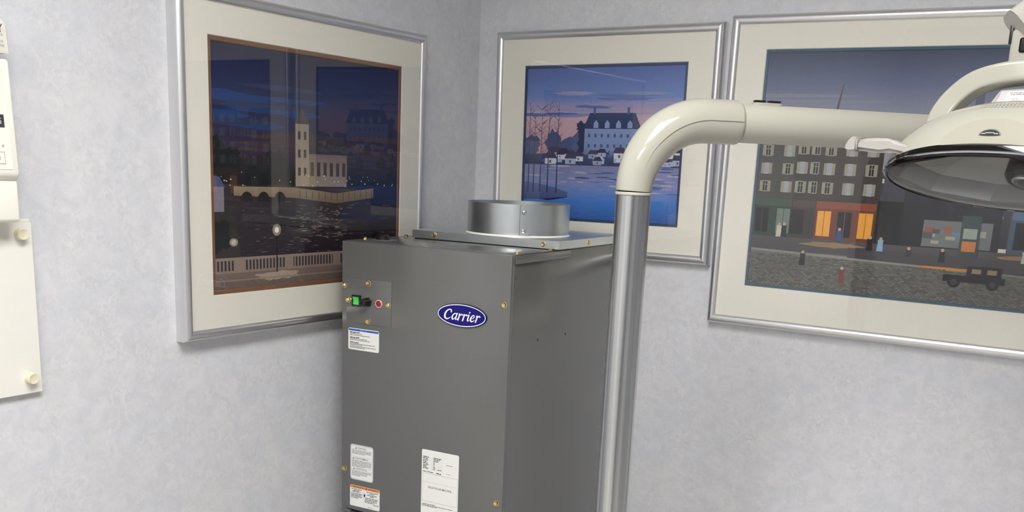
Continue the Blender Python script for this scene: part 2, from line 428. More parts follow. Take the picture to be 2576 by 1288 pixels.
def dusk_lake(P):
    r = random.Random(9)
    P.rect(0, .42, 1, .66, (196, 150, 158), (196, 166, 178)); P.rect(0, .66, 1, .80, (196, 166, 178), (104, 130, 190)); P.rect(0, .80, 1, 1, (104, 130, 190), (74, 98, 164))
    for i in range(16): P.blob(r.uniform(0, 1), r.uniform(.68, .84), r.uniform(.1, .24), r.uniform(.006, .014), r.choice([(92, 112, 172), (128, 138, 182), (150, 148, 184)]), r)
    for i in range(14): P.blob(r.uniform(0, .42), r.uniform(.44, .54), r.uniform(.04, .07), r.uniform(.04, .08), r.choice([(74, 88, 128), (84, 98, 138), (64, 76, 114)]), r)
    for i in range(10): P.blob(r.uniform(.7, 1), r.uniform(.44, .5), .06, .05, (70, 82, 122), r)
    for i in range(6): P.blob(.385+r.uniform(-.015, .015), .44+i*.035, .028, .03, (44, 54, 86), r)
    # a plain manor house on the rise
    P.rect(.40, .44, .74, .60, (118, 138, 184), (132, 150, 194)); P.poly([(.39, .60), (.75, .60), (.71, .70), (.43, .70)], (48, 60, 98), (58, 70, 110))
    P.rect(.45, .69, .465, .735, (84, 98, 140)); P.rect(.66, .69, .675, .735, (84, 98, 140))
    windows(P, .41, .46, .73, .59, 8, 2, (72, 88, 134), .34)
    for k in range(4): P.poly([(.455+k*.07, .605), (.485+k*.07, .605), (.485+k*.07, .635), (.47+k*.07, .655), (.455+k*.07, .635)], (140, 158, 200))
    P.poly([(0, .36), (1, .36), (1, .45), (.7, .455), (.4, .45), (.2, .44), (0, .43)], (52, 64, 98), (66, 80, 120))
    for i in range(30): P.blob(r.uniform(0, 1), r.uniform(.37, .45), r.uniform(.015, .04), r.uniform(.01, .02), r.choice([(50, 60, 94), (110, 126, 164), (84, 98, 138)]), r)
    for i in range(34):
        x, z, s = r.uniform(.05, .95), r.uniform(.368, .425), r.uniform(.9, 1.5)
        P.rect(x, z, x+.05*s, z+.026*s, r.choice([(206, 208, 222), (164, 174, 206), (150, 160, 192)])); P.poly([(x-.006, z+.026*s), (x+.056*s, z+.026*s), (x+.042*s, z+.052*s), (x+.01, z+.052*s)], r.choice([(54, 52, 82), (70, 64, 92)]))
        P.rect(x+.02*s, z+.008, x+.028*s, z+.018*s, (60, 70, 104))
    # lake
    P.rect(0, 0, 1, .14, (38, 84, 160), (66, 122, 200)); P.rect(0, .14, 1, .25, (66, 122, 200), (126, 140, 190)); P.rect(0, .25, 1, .365, (126, 140, 190), (128, 130, 168))
    for i in range(46): P.blob(r.uniform(.05, 1), r.uniform(.20, .36), r.uniform(.02, .07), r.uniform(.002, .007), r.choice([(84, 102, 152), (150, 146, 184), (176, 160, 186), (70, 86, 138), (170, 176, 204)]), r)
    for i in range(120):
        x, z = r.uniform(0, .95), r.uniform(.02, .34); P.rect(x, z, x+r.uniform(.02, .06), z+.0018, r.choice([(84, 132, 204), (110, 140, 200), (58, 104, 180)]))
    P.poly([(0, .13), (.18, .135), (.30, .16), (.31, .185), (.22, .215), (.1, .24), (0, .25)], (58, 76, 128), (96, 110, 156))
    P.poly([(.12, .135), (.29, .155), (.31, .165), (.30, .152), (.18, .128)], (26, 34, 66))
    for x in (.04, .075, .12, .17, .23):
        h = r.uniform(.62, .86); P.poly([(x-.004, .18), (x+.005, .18), (x+.0015, h), (x, h)], (52, 56, 92), (92, 84, 118))
        for i in range(22):
            z = r.uniform(.42, h); l = r.uniform(.012, .04)*(1 if r.random() < .5 else -1); P.poly([(x, z), (x+l, z+.03), (x+l, z+.0325), (x, z+.004)], (92, 84, 120))
        for i in range(24): P.disc(x+r.uniform(-.05, .05), r.uniform(.45, h), .0022, (108, 84, 112), 6)
def town_street(P):
    r = random.Random(21)
    P.rect(0, .42, 1, .72, (150, 144, 152), (142, 142, 160)); P.rect(0, .72, 1, .86, (142, 142, 160), (98, 108, 138)); P.rect(0, .86, 1, 1, (98, 108, 138), (66, 72, 94))
    for i in range(10): P.blob(r.uniform(0, 1), r.uniform(.66, .85), r.uniform(.1, .25), r.uniform(.005, .01), (128, 132, 152), r)
    P.poly([(.212, .70), (.222, .70), (.236, .86), (.233, .86)], (92, 82, 74)); P.rect(.590, .60, .612, .85, (82, 88, 108), (92, 98, 120))
    # far roofs
    x = .30
    while x < .98:
        wd = r.uniform(.04, .10); h = r.uniform(.40, .52); P.rect(x, .24, x+wd, h, (44, 43, 48), (66, 66, 76)); P.rect(x+.01, h, x+.02, h+.02, (48, 46, 52))
        windows(P, x, .3, x+wd, h, 3, 3, (70, 70, 78), .25, r, (190, 186, 168)); x += wd*.85
    # tall houses on the left
    def house(x0, x1, h, wall, shop, glow, nx, nz, sh):
        P.rect(x0, .22, x1, h, wall, tuple(int(v*.9) for v in wall)); P.poly([(x0, h), (x1, h), (x1-.012, h+.035), (x0+.012, h+.035)], (50, 50, 54))
        dx = (x1-x0)/nx; dz = (h-.40)/nz
        for i in range(nx):
            for j in range(nz):
                cx, cz = x0+dx*(i+.5), .40+dz*(j+.5)
                dark = r.random() < .7; P.rect(cx-.0165, cz-dz*.3, cx-.0085, cz+dz*.3, (150, 146, 128)); P.rect(cx+.0085, cz-dz*.3, cx+.0165, cz+dz*.3, (146, 142, 124))
                P.rect(cx-.0080, cz-dz*.31, cx+.0080, cz+dz*.31, (176, 172, 158)); P.rect(cx-.0068, cz-dz*.28, cx+.0068, cz+dz*.28, (34, 34, 40) if dark else (150, 158, 170))
                P.rect(cx-.0007, cz-dz*.28, cx+.0007, cz+dz*.28, (176, 172, 158)); P.rect(cx-.0068, cz+dz*.08, cx+.0068, cz+dz*.10, (176, 172, 158))
        P.rect(x0+.004, .215, x1-.004, .385, shop); P.rect(x0+.004, .355, x1-.004, .385, tuple(int(v*1.25) for v in shop))
        n = max(2, nx)
        for i in range(n):
            cx = x0+(x1-x0)*(i+.5)/n; P.rect(cx-.02, .24, cx+.02, .345, glow if i % 2 == sh else (28, 28, 32)); P.rect(cx-.001, .24, cx+.001, .345, tuple(int(v*.6) for v in glow))
    house(0, .13, .70, (74, 74, 70), (52, 66, 56), (110, 124, 116), 2, 4, 1)
    house(.12, .20, .64, (62, 60, 58), (66, 56, 54), (60, 56, 56), 2, 3, 1)
    house(.19, .37, .715, (66, 60, 56), (110, 62, 46), (238, 168, 70), 3, 4, 0)
    P.rect(.37, .215, .44, .40, (28, 26, 28)); P.rect(.44, .215, .70, .50, (34, 33, 38), (44, 44, 50))
    P.rect(.50, .23, .68, .335, (112, 116, 116)); 
    for i in range(14): P.rect(*(lambda x, z: (x, z, x+r.uniform(.012, .03), z+r.uniform(.012, .03)))(r.uniform(.5, .65), r.uniform(.235, .30)), r.choice([(150, 90, 66), (96, 130, 150), (160, 156, 144), (84, 84, 90)]))
    house(.72, 1, .62, (82, 80, 84), (70, 88, 112), (40, 44, 54), 4, 2, 5)
    # pavement, kerb and street setts
    P.poly([(0, .12), (1, .10), (1, .225), (0, .225)], (70, 66, 68), (84, 80, 84))
    for x, wd in ((.19, .12), (.72, .10)): P.blob(x+.06, .205, wd*.7, .012, (150, 122, 88), r)
    P.rect(0, 0, 1, .165, (82, 80, 76), (116, 118, 112)); P.poly([(0, .162), (.3, .150), (1, .128), (1, .136), (.3, .160), (0, .170)], (140, 138, 132))
    P.poly([(.3, .158), (1, .134), (1, .2), (.3, .2)], (74, 70, 74)); P.blob(.60, .145, .10, .007, (206, 140, 66), r)
    z = .003; row = 0
    while z < .150:
        x = -.01 + (row % 2)*.006
        while x < 1:
            if z < .155-.03*x: P.rect(x, z, x+.0092, z+.0052, r.choice([(104, 104, 98), (122, 122, 114), (92, 90, 86), (112, 110, 104)]))
            x += .012
        z += .0075; row += 1
    # passers-by, small and plain
    for x, z, h, c in ((.09, .225, .06, (196, 190, 178)), (.105, .225, .062, (36, 34, 38)), (.27, .225, .055, (60, 82, 140)), (.36, .195, .06, (34, 32, 36)), (.39, .195, .058, (136, 170, 196)), (.17, .11, .065, (44, 44, 50)), (.29, .05, .07, (120, 64, 48)), (.47, .18, .04, (60, 56, 62)), (.56, .17, .055, (38, 36, 42)), (.77, .19, .055, (196, 196, 190)), (.79, .19, .052, (130, 176, 206))):
        P.poly([(x-.009, z), (x+.009, z), (x+.007, z+h*.55), (x+.008, z+h*.8), (x-.008, z+h*.8), (x-.007, z+h*.55)], c); P.disc(x, z+h*.88, .0048, (186, 160, 140))
    P.rect(.6, .20, .65, .36, (60, 76, 76)); P.rect(.607, .22, .643, .26, (196, 124, 70)); P.rect(.607, .27, .643, .31, (150, 160, 148)); P.poly([(.595, .36), (.655, .36), (.64, .40), (.625, .42), (.61, .40)], (40, 44, 42))
    P.rect(.57, .098, .73, .125, (34, 26, 28)); P.rect(.63, .125, .72, .165, (34, 26, 28)); windows(P, .635, .13, .715, .16, 2, 1, (150, 132, 104), .6)
    for x in (.60, .70): P.disc(x, .098, .017, (30, 24, 26)); P.disc(x, .098, .009, (66, 58, 56))
picture('framed_print', 'wide silver frame with dark night river print, brown inner mat, on left wall', -1.0065, -.2590, 1.2345, 1.8845, -.9311, -.3483, 1.3186, 1.8055, None, PI/2, -.0045, (122, 84, 58), .0085, night_river)
picture('framed_print', 'silver framed blue dusk lake print with navy inner mat behind the steel post', .0712, .6780, 1.3797, 1.9205, .1558, .5960, 1.4615, 1.8378, None, 0, .0113, (38, 52, 92), .0065, dusk_lake)
picture('framed_print', 'large silver framed town street print with teal inner mat behind the exam lamp', .6912, 1.6085, 1.2519, 1.9361, .7747, 1.5247, 1.3445, 1.8635, None, 0, .0, (62, 88, 108), .0065, town_street)

# ------------------------------------------------------------------ air machine
CW, CD, CZ = .42, .56, 1.4198
AM = empty('air_machine', 'grey sheet metal air machine cabinet with oval blue badge and round duct collar', 'air machine', (.0782, -.6175, 0), (0, 0, .0613))
SEAM = CZ-.607
box('body', .004, CW-.001, .012, CD, .14, CZ-.0012, GREY, AM, bev=.0012)
box('front_panel', 0, CW, -.0015, .0115, SEAM, CZ, GREY, AM, bev=.0015)
box('lower_panel', .002, CW-.002, .002, .0115, .15, SEAM-.007, GREY, AM, bev=.0015)
box('panel_lip', .001, .026, -.004, .0015, SEAM-.0075, SEAM-.0015, DGREY, AM, bev=.0008)
box('top_panel', .001, CW-.001, .0125, CD-.001, CZ-.001, CZ+.0008, GREY, AM, bev=.0005)
box('side_flange', CW-.0008, CW+.0022, .0128, .2665, CZ-.0178, CZ-.0012, GREY, AM, bev=.0006)
for dx, dy in ((.05, .06), (.37, .06), (.05, .50), (.37, .50)):
    bm = lathebm([(0, -.011), (.046, -.011), (.05, -.007), (.05, .007), (.046, .011), (0, .011)], 28, axis='y', cx=dx, cy=dy, cz=.0505)
    cw_ = done(bm, 'caster_wheel', BLACKM, AM)
    bm = bmesh.new(); boxbm(dx-.02, dx+.02, dy-.02, dy-.014, .05, .13, bm=bm); boxbm(dx-.02, dx+.02, dy+.014, dy+.02, .05, .13, bm=bm); boxbm(dx-.03, dx+.03, dy-.03, dy+.03, .125, .1405, bm=bm)
    done(bm, 'caster_fork', STEEL, AM, smooth=None)
# hex screws
def screwmesh():
    bm = lathebm([(0, 0), (.0062, 0), (.0062, .0009), (.0052, .0012)], 20, axis='y')
    top = []
    for h, r in ((.0008, .0047), (.0040, .0047), (.0046, .0041)):
        top.append([bm.verts.new((r*math.cos(PI/3*i+.3), -h, r*math.sin(PI/3*i+.3))) for i in range(6)])
    for A, B in zip(top, top[1:]):
        for i in range(6): bm.faces.new((A[i], A[(i+1) % 6], B[(i+1) % 6], B[i]))
    c = bm.verts.new((0, -.0040, 0))
    inn = [bm.verts.new((.0030*math.cos(PI/3*i+.3), -.0044, .0030*math.sin(PI/3*i+.3))) for i in range(6)]
    for i in range(6):
        bm.faces.new((top[2][i], top[2][(i+1) % 6], inn[(i+1) % 6], inn[i])); bm.faces.new((inn[i], inn[(i+1) % 6], c))
    bmesh.ops.recalc_face_normals(bm, faces=bm.faces); shade(bm, .35)
    me = bpy.data.meshes.new('hex_screw'); bm.to_mesh(me); bm.free(); me.materials.append(BRASS); return me
SCR = screwmesh(); srnd = random.Random(3)
def screw(parent, x, y, z, rot=(0, 0, 0), spin=True, s=1.0):
    o = link('hex_screw', SCR, None, parent); o.scale = (s, s, s)
    Rm = Matrix.Rotation(rot[2], 4, 'Z') @ Matrix.Rotation(rot[0], 4, 'X') @ Matrix.Rotation(srnd.uniform(0, 1), 4, 'Y')
    o.rotation_euler = Rm.to_euler(); o.location = (x, y, z); return o
F0 = -.0015
for x, z in ((.0070, -.0959), (.4069, -.0995), (.0085, -.5124), (.4061, -.5181)): screw(AM, x, F0, CZ+z)
for x, y in ((.012, .0635), (.018, .2159), (.4095, .0386)): screw(AM, x, y, CZ+.0007, (-PI/2, 0, 0))
CP = box('control_panel', .0131, .1318, F0-.0012, F0+.0002, CZ-.1750, CZ-.0782, GREY, AM, bev=.0003)
FP = F0-.0012
for x, z in ((.0718, -.0864), (.0176, -.1269), (.1246, -.1283), (.0716, -.1692)): screw(CP, x, FP, CZ+z)
# rocker switch
bm = bmesh.new()
for a in ((.0300, .0525, -.1385, -.1345), (.0300, .0525, -.1180, -.1140), (.0300, .0336, -.1345, -.1180), (.0489, .0525, -.1345, -.1180)):
    boxbm(a[0], a[1], FP-.0045, FP, CZ+a[2], CZ+a[3], .0006, bm=bm)
GREEN = mat('lit_green_rocker', (70, 190, 84), .2); bs(GREEN).inputs['Emission Color'].default_value = lin((60, 200, 80)); bs(GREEN).inputs['Emission Strength'].default_value = .18
sw = done(bm, 'switch_bezel', BLACK, CP)
bm = bmesh.new(); pr = [(-.1345, .0005), (-.1345, .0045), (-.1262, .0030), (-.1180, .0068), (-.1180, .0005)]
L = [bm.verts.new((.0338, FP-h, CZ+z)) for z, h in pr]; Rr = [bm.verts.new((.0487, FP-h, CZ+z)) for z, h in pr]
for i in range(5): bm.faces.new((L[i], L[(i+1) % 5], Rr[(i+1) % 5], Rr[i]))
bm.faces.new(L); bm.faces.new(Rr[::-1])
done(bm, 'rocker', GREEN, CP, smooth=None)
# fuse knob: hex base, tapered barrel
bm = bmesh.new()
hx = [(.0112*math.cos(PI/3*i+.2), .0112*math.sin(PI/3*i+.2)) for i in range(6)]
for h0, h1, r0, r1 in ((0, .006, 1, 1),):
    a = [bm.verts.new((.0700+p[0], FP-h0, CZ-.1268+p[1])) for p in hx]; b = [bm.verts.new((.0700+p[0], FP-h1, CZ-.1268+p[1])) for p in hx]
    for i in range(6): bm.faces.new((a[i], a[(i+1) % 6], b[(i+1) % 6], b[i]))
    bm.faces.new(b); bm.faces.new(a[::-1])
lathebm([(.0088, .006), (.0082, .0195), (.0072, .0210), (.0040, .0210), (.0036, .0190), (0, .0190)], 20, bm, 'y', .0700, 0, CZ-.1268)
for v in bm.verts[12:] if False else []: pass
for v in list(bm.verts)[12:]: v.co.y += FP
done(bm, 'fuse_knob', BLACK, CP, smooth=.5)
# red pilot light with pale bezel
PINK = mat('pale_bezel', (226, 196, 186), .35); RED = mat('red_lens', (150, 18, 22), .12)
bm = lathebm([(.0072, 0), (.0086, 0), (.0088, .0022), (.0078, .0036), (.0068, .0030), (.0066, .0012)], 24, None, 'y', .1006, FP, CZ-.1273); pl = done(bm, 'pilot_bezel', PINK, CP)
bm = lathebm([(.0067, .0008), (.0064, .0034), (.0045, .0050), (.0020, .0057), (0, .0058)], 24, None, 'y', .1006, FP, CZ-.1273); done(bm, 'pilot_lens', RED, CP)
# cable gland on the top
bm = lathebm([(.0165, 0), (.0165, .003), (.0135, .004), (.0135, .0085), (.010, .0120), (0, .0130)], 24, None, 'z', .046, .085, CZ+.0008)
sweepbm(catmull([(.046, .085, CZ+.011), (.034, .094, CZ+.014), (.020, .104, CZ+.013), (.006, .112, CZ+.010), (-.006, .118, CZ+.004)], 5), circle(.0058, 12), bm=bm)
done(bm, 'cable_gland', BLACK, AM)
box('gland_plate', .030, .068, .064, .106, CZ+.0007, CZ+.0014, STEEL, AM)
# oval badge with script lettering
BLUE = mat('badge_blue', (12, 4, 112), .35, spec=.3); WHITE = mat('badge_white', (240, 240, 240), .35); NAVY = mat('badge_edge', (14, 12, 60), .3)
bx, bz, ba, bb = .3097, CZ-.1302, .0592, .0243
ell = lambda k, n=64: [(bx+(ba-k)*math.cos(2*PI*i/n), bz+(bb-k)*math.sin(2*PI*i/n)) for i in range(n)]
BG = plate('badge', ell(0), F0+.0002, F0-.0042, NAVY, AM, bev=.0007)
plate('badge_face', ell(.0012), F0-.0040, F0-.0044, BLUE, BG)
bm = bmesh.new(); o_, i_ = ell(.0016), ell(.0034); n = len(o_)
A_ = [bm.verts.new((x, F0-.0046, z)) for x, z in o_]; B_ = [bm.verts.new((x, F0-.0046, z)) for x, z in i_]
for i in range(n): bm.faces.new((A_[i], A_[(i+1) % n], B_[(i+1) % n], B_[i]))
for f in bm.faces: f.normal_update()
done(bm, 'badge_border', WHITE, BG, smooth=None)
LET = {
 'C': (1.42, [([(1.20, 1.16), (1.16, 1.42), (.86, 1.53), (.44, 1.32), (.17, .82), (.22, .26), (.58, .01), (.98, .10), (1.24, .36)], [.24, .22, .17, .24, .30, .30, .22, .15, .08])]),
 'a': (1.12, [([(.86, .86), (.60, .99), (.26, .78), (.13, .36), (.26, .04), (.54, .16), (.80, .58)], [.15, .15, .2, .25, .22, .13, .11]), ([(.93, 1.0), (.84, .52), (.80, .16), (.94, .03), (1.14, .20)], [.24, .24, .23, .16, .08])]),
 'r': (.84, [([(.10, .86), (.26, .97), (.24, .5), (.16, .0)], [.10, .22, .25, .25]), ([(.25, .48), (.42, .80), (.60, .97), (.74, .86)], [.10, .13, .18, .25])]),
 'i': (.56, [([(.10, .86), (.26, .97), (.22, .5), (.19, .16), (.31, .03), (.50, .20)], [.10, .22, .25, .23, .16, .08]), ([(.33, 1.36), (.335, 1.37)], [.29, .29])]),
 'e': (.96, [([(.20, .44), (.50, .50), (.72, .72), (.62, .97), (.36, .90), (.14, .48), (.24, .08), (.55, .02), (.86, .28)], [.09, .11, .14, .17, .18, .25, .24, .18, .08])]),
}
def strokebm(bm, pts, ws, f):
    n = 7
    P = catmull([Vector((p[0], p[1], 0)) for p in pts], n); Wd = []
    for i in range(len(ws)-1): Wd += [ws[i]+(ws[i+1]-ws[i])*k/n for k in range(n)]
    Wd.append(ws[-1]); L, Rr = [], []
    for i, p in enumerate(P):
        t = (P[min(i+1, len(P)-1)]-P[max(i-1, 0)]); t = t.normalized(); nr = Vector((-t.y, t.x, 0))*Wd[i]/2
        L.append(bm.verts.new(f(p+nr))); Rr.append(bm.verts.new(f(p-nr)))
    for i in range(len(P)-1): bm.faces.new((L[i], L[i+1], Rr[i+1], Rr[i]))
    for p, wd in ((P[0], Wd[0]), (P[-1], Wd[-1])):
        bm.faces.new([bm.verts.new(f(p+Vector((wd/2*math.cos(2*PI*k/14), wd/2*math.sin(2*PI*k/14), 0)))) for k in range(14)])
def lettering(name, word, x, z, xh, y, slant, m, parent):
    bm = bmesh.new(); cx = 0
    for k, ch in enumerate(word):
        adv, st = LET[ch]
        for pts, ws in st: strokebm(bm, pts, ws, lambda p, cx=cx: (x+(cx+p.x+slant*p.y)*xh, y, z+p.y*xh))
        cx += adv
    bm.normal_update()
    for fc in bm.faces:
        if fc.normal.y > 0: fc.normal_flip()
    me = bpy.data.meshes.new(name); bm.to_mesh(me); bm.free(); return link(name, me, m, parent)
lettering('lettering', 'Carrier', bx-.0435, bz-.0098, .0131, F0-.0047, .20, WHITE, BG)

# printed labels: text from the built-in typeface, fine print as word-length bars
def textmesh(body, size, sx=1.0, align='LEFT', bold=0):
    c = bpy.data.curves.new('t', 'FONT'); c.body = body; c.size = size; c.align_x = align; c.offset = bold; c.resolution_u = 3; c.fill_mode = 'FRONT'
    o = bpy.data.objects.new('t', c); col.objects.link(o)
    dg = bpy.context.evaluated_depsgraph_get(); me = bpy.data.meshes.new_from_object(o.evaluated_get(dg))
    bpy.data.objects.remove(o); bpy.data.curves.remove(c)
    vs = [(v.co.x*sx, v.co.y) for v in me.vertices]; fs = [tuple(p.vertices) for p in me.polygons]; bpy.data.meshes.remove(me); return vs, fs
class Sheet:
    """ink of a label, in metres from the label's lower left corner"""
    def __init__(s): s.v, s.f, s.c = [], [], []
    def text(s, body, x, z, size, c=(30, 30, 30), sx=1.0, align='LEFT', bold=0, flip=False, lift=0):
        vs, fs = textmesh(body, size, sx, align, bold); b = len(s.v); k = -1 if flip else 1
        for a, q in vs: s.v.append((x+k*a, -lift, z+k*q)); s.c.append(lin(c))
        for f in fs: s.f.append(tuple(b+i for i in f))
    def rect(s, x0, z0, x1, z1, c=(30, 30, 30), lift=0):
        b = len(s.v); s.v += [(x0, -lift, z0), (x1, -lift, z0), (x1, -lift, z1), (x0, -lift, z1)]; s.c += [lin(c)]*4; s.f.append((b, b+1, b+2, b+3))
    def poly(s, pts, c, lift=0):
        b = len(s.v); s.v += [(x, -lift, z) for x, z in pts]; s.c += [lin(c)]*len(pts); s.f.append(tuple(range(b, b+len(pts))))
    def line(s, x, z, wd, h, rnd, c=(70, 70, 70)):
        e = x+wd
        while x < e-h:
            l = min(rnd.uniform(1.5, 6)*h, e-x); q = rnd.uniform(-.12, .12)*h; s.rect(x, z+q, x+l, z+h+q, c); x += l+h*.55
    def outline(s, x0, z0, x1, z1, t, c=(60, 60, 60)):
        s.rect(x0, z0, x1, z0+t, c); s.rect(x0, z1-t, x1, z1, c); s.rect(x0, z0+t, x0+t, z1-t, c); s.rect(x1-t, z0+t, x1, z1-t, c)
    def build(s, parent, loc, name='print'):
        me = bpy.data.meshes.new(name); me.from_pydata(s.v, [], s.f); ca = me.color_attributes.new('ink', 'FLOAT_COLOR', 'POINT')
        for i, c in enumerate(s.c): ca.data[i].color = c
        bm = bmesh.new(); bm.from_mesh(me)
        for f in bm.faces:
            f.normal_update()
            if f.normal.y > 0: f.normal_flip()
        bm.to_mesh(me); bm.free(); return link(name, me, INKM, parent, loc)
PAPER = grain(mat('label_paper', (228, 228, 224), .4), (80, 80, 80), .01)
SILV = mat('label_silver', (190, 196, 200), .35, .3)
def sticker(name, x0, x1, z0, z1, label, m=PAPER, r=.004, dz=0):
    cx, cz = (x0+x1)/2, CZ+(z0+z1)/2
    o = plate(name, [(x0+(x1-x0)/2+p[0], cz+p[1]) for p in rrect(x1-x0, z1-z0, r)], F0+.00005, F0-.0003, m, AM)
    o['label'] = label; return o, (x0, F0-.00034, CZ+z0)
lr = random.Random(12)
o, at = sticker('safety_label', .0175, .1003, -.2353, -.1875, 'white label with blue header strip')
s = Sheet(); s.rect(.0012, .0418, .0816, .0462, (52, 92, 176))
s.text('SMART  AIR', .041, .0425, .0038, (140, 170, 226), .95, 'CENTER', lift=5e-6)
for z, wd in ((.0375, .026), (.0350, .034), (.0318, .054), (.0262, .026), (.0237, .048), (.0208, .054), (.0152, .026), (.0125, .068), (.0100, .034), (.0068, .070), (.0042, .040)): s.line(.0045, z, wd, .0014 if wd != .026 else .0019, lr, (50, 50, 54) if wd == .026 else (92, 92, 96))
s.build(o, at)
o, at = sticker('warning_label', .0246, .0884, -.5340, -.4508, 'grey bordered warning label in three languages', SILV, .006)
s = Sheet(); s.poly([(.0024+.0295+p[0], .0024+.0392+p[1]) for p in rrect(.0590, .0784, .0045)], (226, 226, 224))
def tri(x, z, h, c): s.poly([(x, z), (x+h*1.1, z), (x+h*.55, z+h)], c, 6e-6); s.poly([(x+h*.48, z+h*.2), (x+h*.62, z+h*.2), (x+h*.62, z+h*.65), (x+h*.48, z+h*.65)], (230, 230, 226), 9e-6)
for z, word, x, n in ((.0735, 'WARNING', .020, 5), (.0490, 'AVERTISSEMENT', .013, 7), (.0245, 'ADVERTENCIA', .014, 6)):
    tri(x-.0065, z, .0045, (44, 44, 44)); s.text(word, x, z+.0002, .0054, (44, 44, 44), .92, bold=.00003, lift=6e-6)
    s.rect(.003, z-.0016, .061, z-.0012, (120, 120, 120), 6e-6); s.rect(.003, z+.0056, .061, z+.0060, (150, 150, 150), 6e-6)
    for k in range(n-1):
        b0 = len(s.v); s.line(.0045, z-.0046-k*.0026, (.054 if k < n-2 else .036)-(.012 if z < .03 and k > 1 else 0), .0012, lr, (104, 104, 106))
        for i in range(b0, len(s.v)): s.v[i] = (s.v[i][0], -6e-6, s.v[i][2])
s.build(o, at)
o, at = sticker('shock_label', .0240, .1067, -.5972, -.5475, 'white label with orange bilingual warning header', PAPER, .003)
s = Sheet(); s.rect(.0004, .0432, .0823, .0493, (214, 128, 66)); s.rect(.0393, .0005, .0396, .0432, (150, 150, 150))
s.text('WARNING', .0150, .0442, .0050, (60, 30, 12), .85, lift=5e-6); s.text('AVERTISSEMENT', .0490, .0442, .0050, (60, 30, 12), .72, lift=5e-6)
for x in (.0095, .0430): s.poly([(x, .0443), (x+.0042, .0443), (x+.0021, .0483)], (40, 22, 10), 5e-6)
for z, x, wd in ((.0395, .004, .031), (.0365, .010, .016), (.0335, .006, .024), (.0290, .003, .032), (.0258, .003, .030), (.0226, .003, .031), (.0194, .003, .022)): s.line(x, z, wd, .0017, lr, (84, 84, 86))
for z, x, wd in ((.0388, .046, .032), (.0356, .054, .016), (.0318, .048, .028), (.0288, .055, .014), (.0240, .042, .038), (.0206, .042, .034), (.0172, .042, .033), (.0138, .042, .026), (.0104, .066, .014), (.003, .050, .014)): s.line(x, z, wd, .0017 if x != .05 else .0009, lr, (84, 84, 86))
s.poly([(.0375, .034), (.0395, .0300), (.0415, .0345), (.0432, .0320), (.0425, .0270), (.0400, .0255), (.0385, .0290)], (26, 26, 26), 5e-6)
for k in range(3): s.poly([(.0345+k*.001, .0385-k*.002), (.0365+k*.001, .0355-k*.002), (.0362+k*.001, .0350-k*.002)], (170, 70, 60))
s.build(o, at)
o, at = sticker('rating_label', .2176, .3119, -.600, -.4306, 'tall white rating label')
s = Sheet(); T = .1694
for k in range(8):
    z = T-.0170-k*.0036; s.line(.003, z, lr.uniform(.009, .015), .0019, lr, (72, 72, 74)); s.rect(.003, z-.0010, .054, z-.0007, (186, 186, 186))
    s.line(.030, z, (.022, .016, .012, .003, .003, .002, .005, .004)[k], .0019, lr, (72, 72, 74))
s.line(.041, T-.0170-7*.0036, .010, .0017, lr, (90, 90, 90)); s.rect(.0265, T-.046, .0268, T-.0135, (170, 170, 170))
s.line(.003, T-.0500, .027, .0016, lr, (70, 70, 72)); s.line(.038, T-.0506, .012, .0022, lr, (60, 60, 62))
s.line(.0630, T-.0275, .016, .0010, lr, (60, 60, 62)); s.line(.0640, T-.0470, .010, .0008, lr, (90, 90, 90))
s.outline(.003, T-.1170, .0925, T-.0530, .0004, (110, 110, 110)); s.rect(.003, T-.0730, .0925, T-.0727, (140, 140, 140))
s.text('NEGATIVE AIR MACHINE', .0475, T-.0860, .0068, (52, 50, 48), .80, 'CENTER', bold=.00004)
for k, wd in enumerate((.034, .078, .038)): s.line(.003, T-.1235-k*.0024, wd, .0012, lr, (74, 74, 76))
s.build(o, at)
# knock-out and drilled holes on the right side
bm = bmesh.new(); n = 40
ko = [[bm.verts.new((CW-.0008+(.0004 if k else 0), .0237+r_*math.cos(2*PI*i/n), CZ-.0535+r_*math.sin(2*PI*i/n))) for i in range(n)] for k, r_ in ((0, .0112), (1, .0107), (1, .0103), (0, .0098))]
for A, B in zip(ko, ko[1:]):
    for i in range(n):
        if i % 20 in (0,): continue
        bm.faces.new((A[i], A[(i+1) % n], B[(i+1) % n], B[i]))
done(bm, 'knock_out', DGREY, AM)
for y, z in ((.1296, -.1849), (.2638, -.1885)):
    bm = bmesh.new(); rr = [[bm.verts.new((CW-.0008+h, y+r_*math.cos(2*PI*i/14), CZ+z+r_*1.3*math.sin(2*PI*i/14))) for i in range(14)] for r_, h in ((.0024, 0), (.0019, .0003))]
    for i in range(14): bm.faces.new((rr[0][i], rr[0][(i+1) % 14], rr[1][(i+1) % 14], rr[1][i]))
    bm.faces.new(rr[1]); done(bm, 'screw_hole', BLACKM, AM)
# duct adapter: folded plate and round collar
PX0, PX1, PY0, PY1, PZ0, PZ1 = .0545, .4305, .1870, .5500, CZ+.0030, CZ+.0205
bm = bmesh.new(); boxbm(PX0, PX1, PY0, PY1, PZ1-.0012, PZ1, bm=bm)
for a in ((PX0, PX1, PY0, PY0+.0012), (PX0, PX1, PY1-.0012, PY1), (PX0, PX0+.0012, PY0+.0014, PY1-.0014), (PX1-.0012, PX1, PY0+.0014, PY1-.0014)): boxbm(*a, PZ0, PZ1-.0012, bm=bm)
AP = done(bm, 'duct_adapter_plate', GALV, AM, smooth=None)
box('adapter_gasket', PX0+.004, PX1-.012, PY0+.004, PY1-.004, CZ+.0007, PZ0+.004, BLACKM, AP, smooth=None)
for x, z in ((.114, .0125), (.3915, .0120)): screw(AP, x, PY0, CZ+z, s=.92)
screw(AP, PX1, .335, CZ+.0115, (0, 0, PI/2), s=.92)
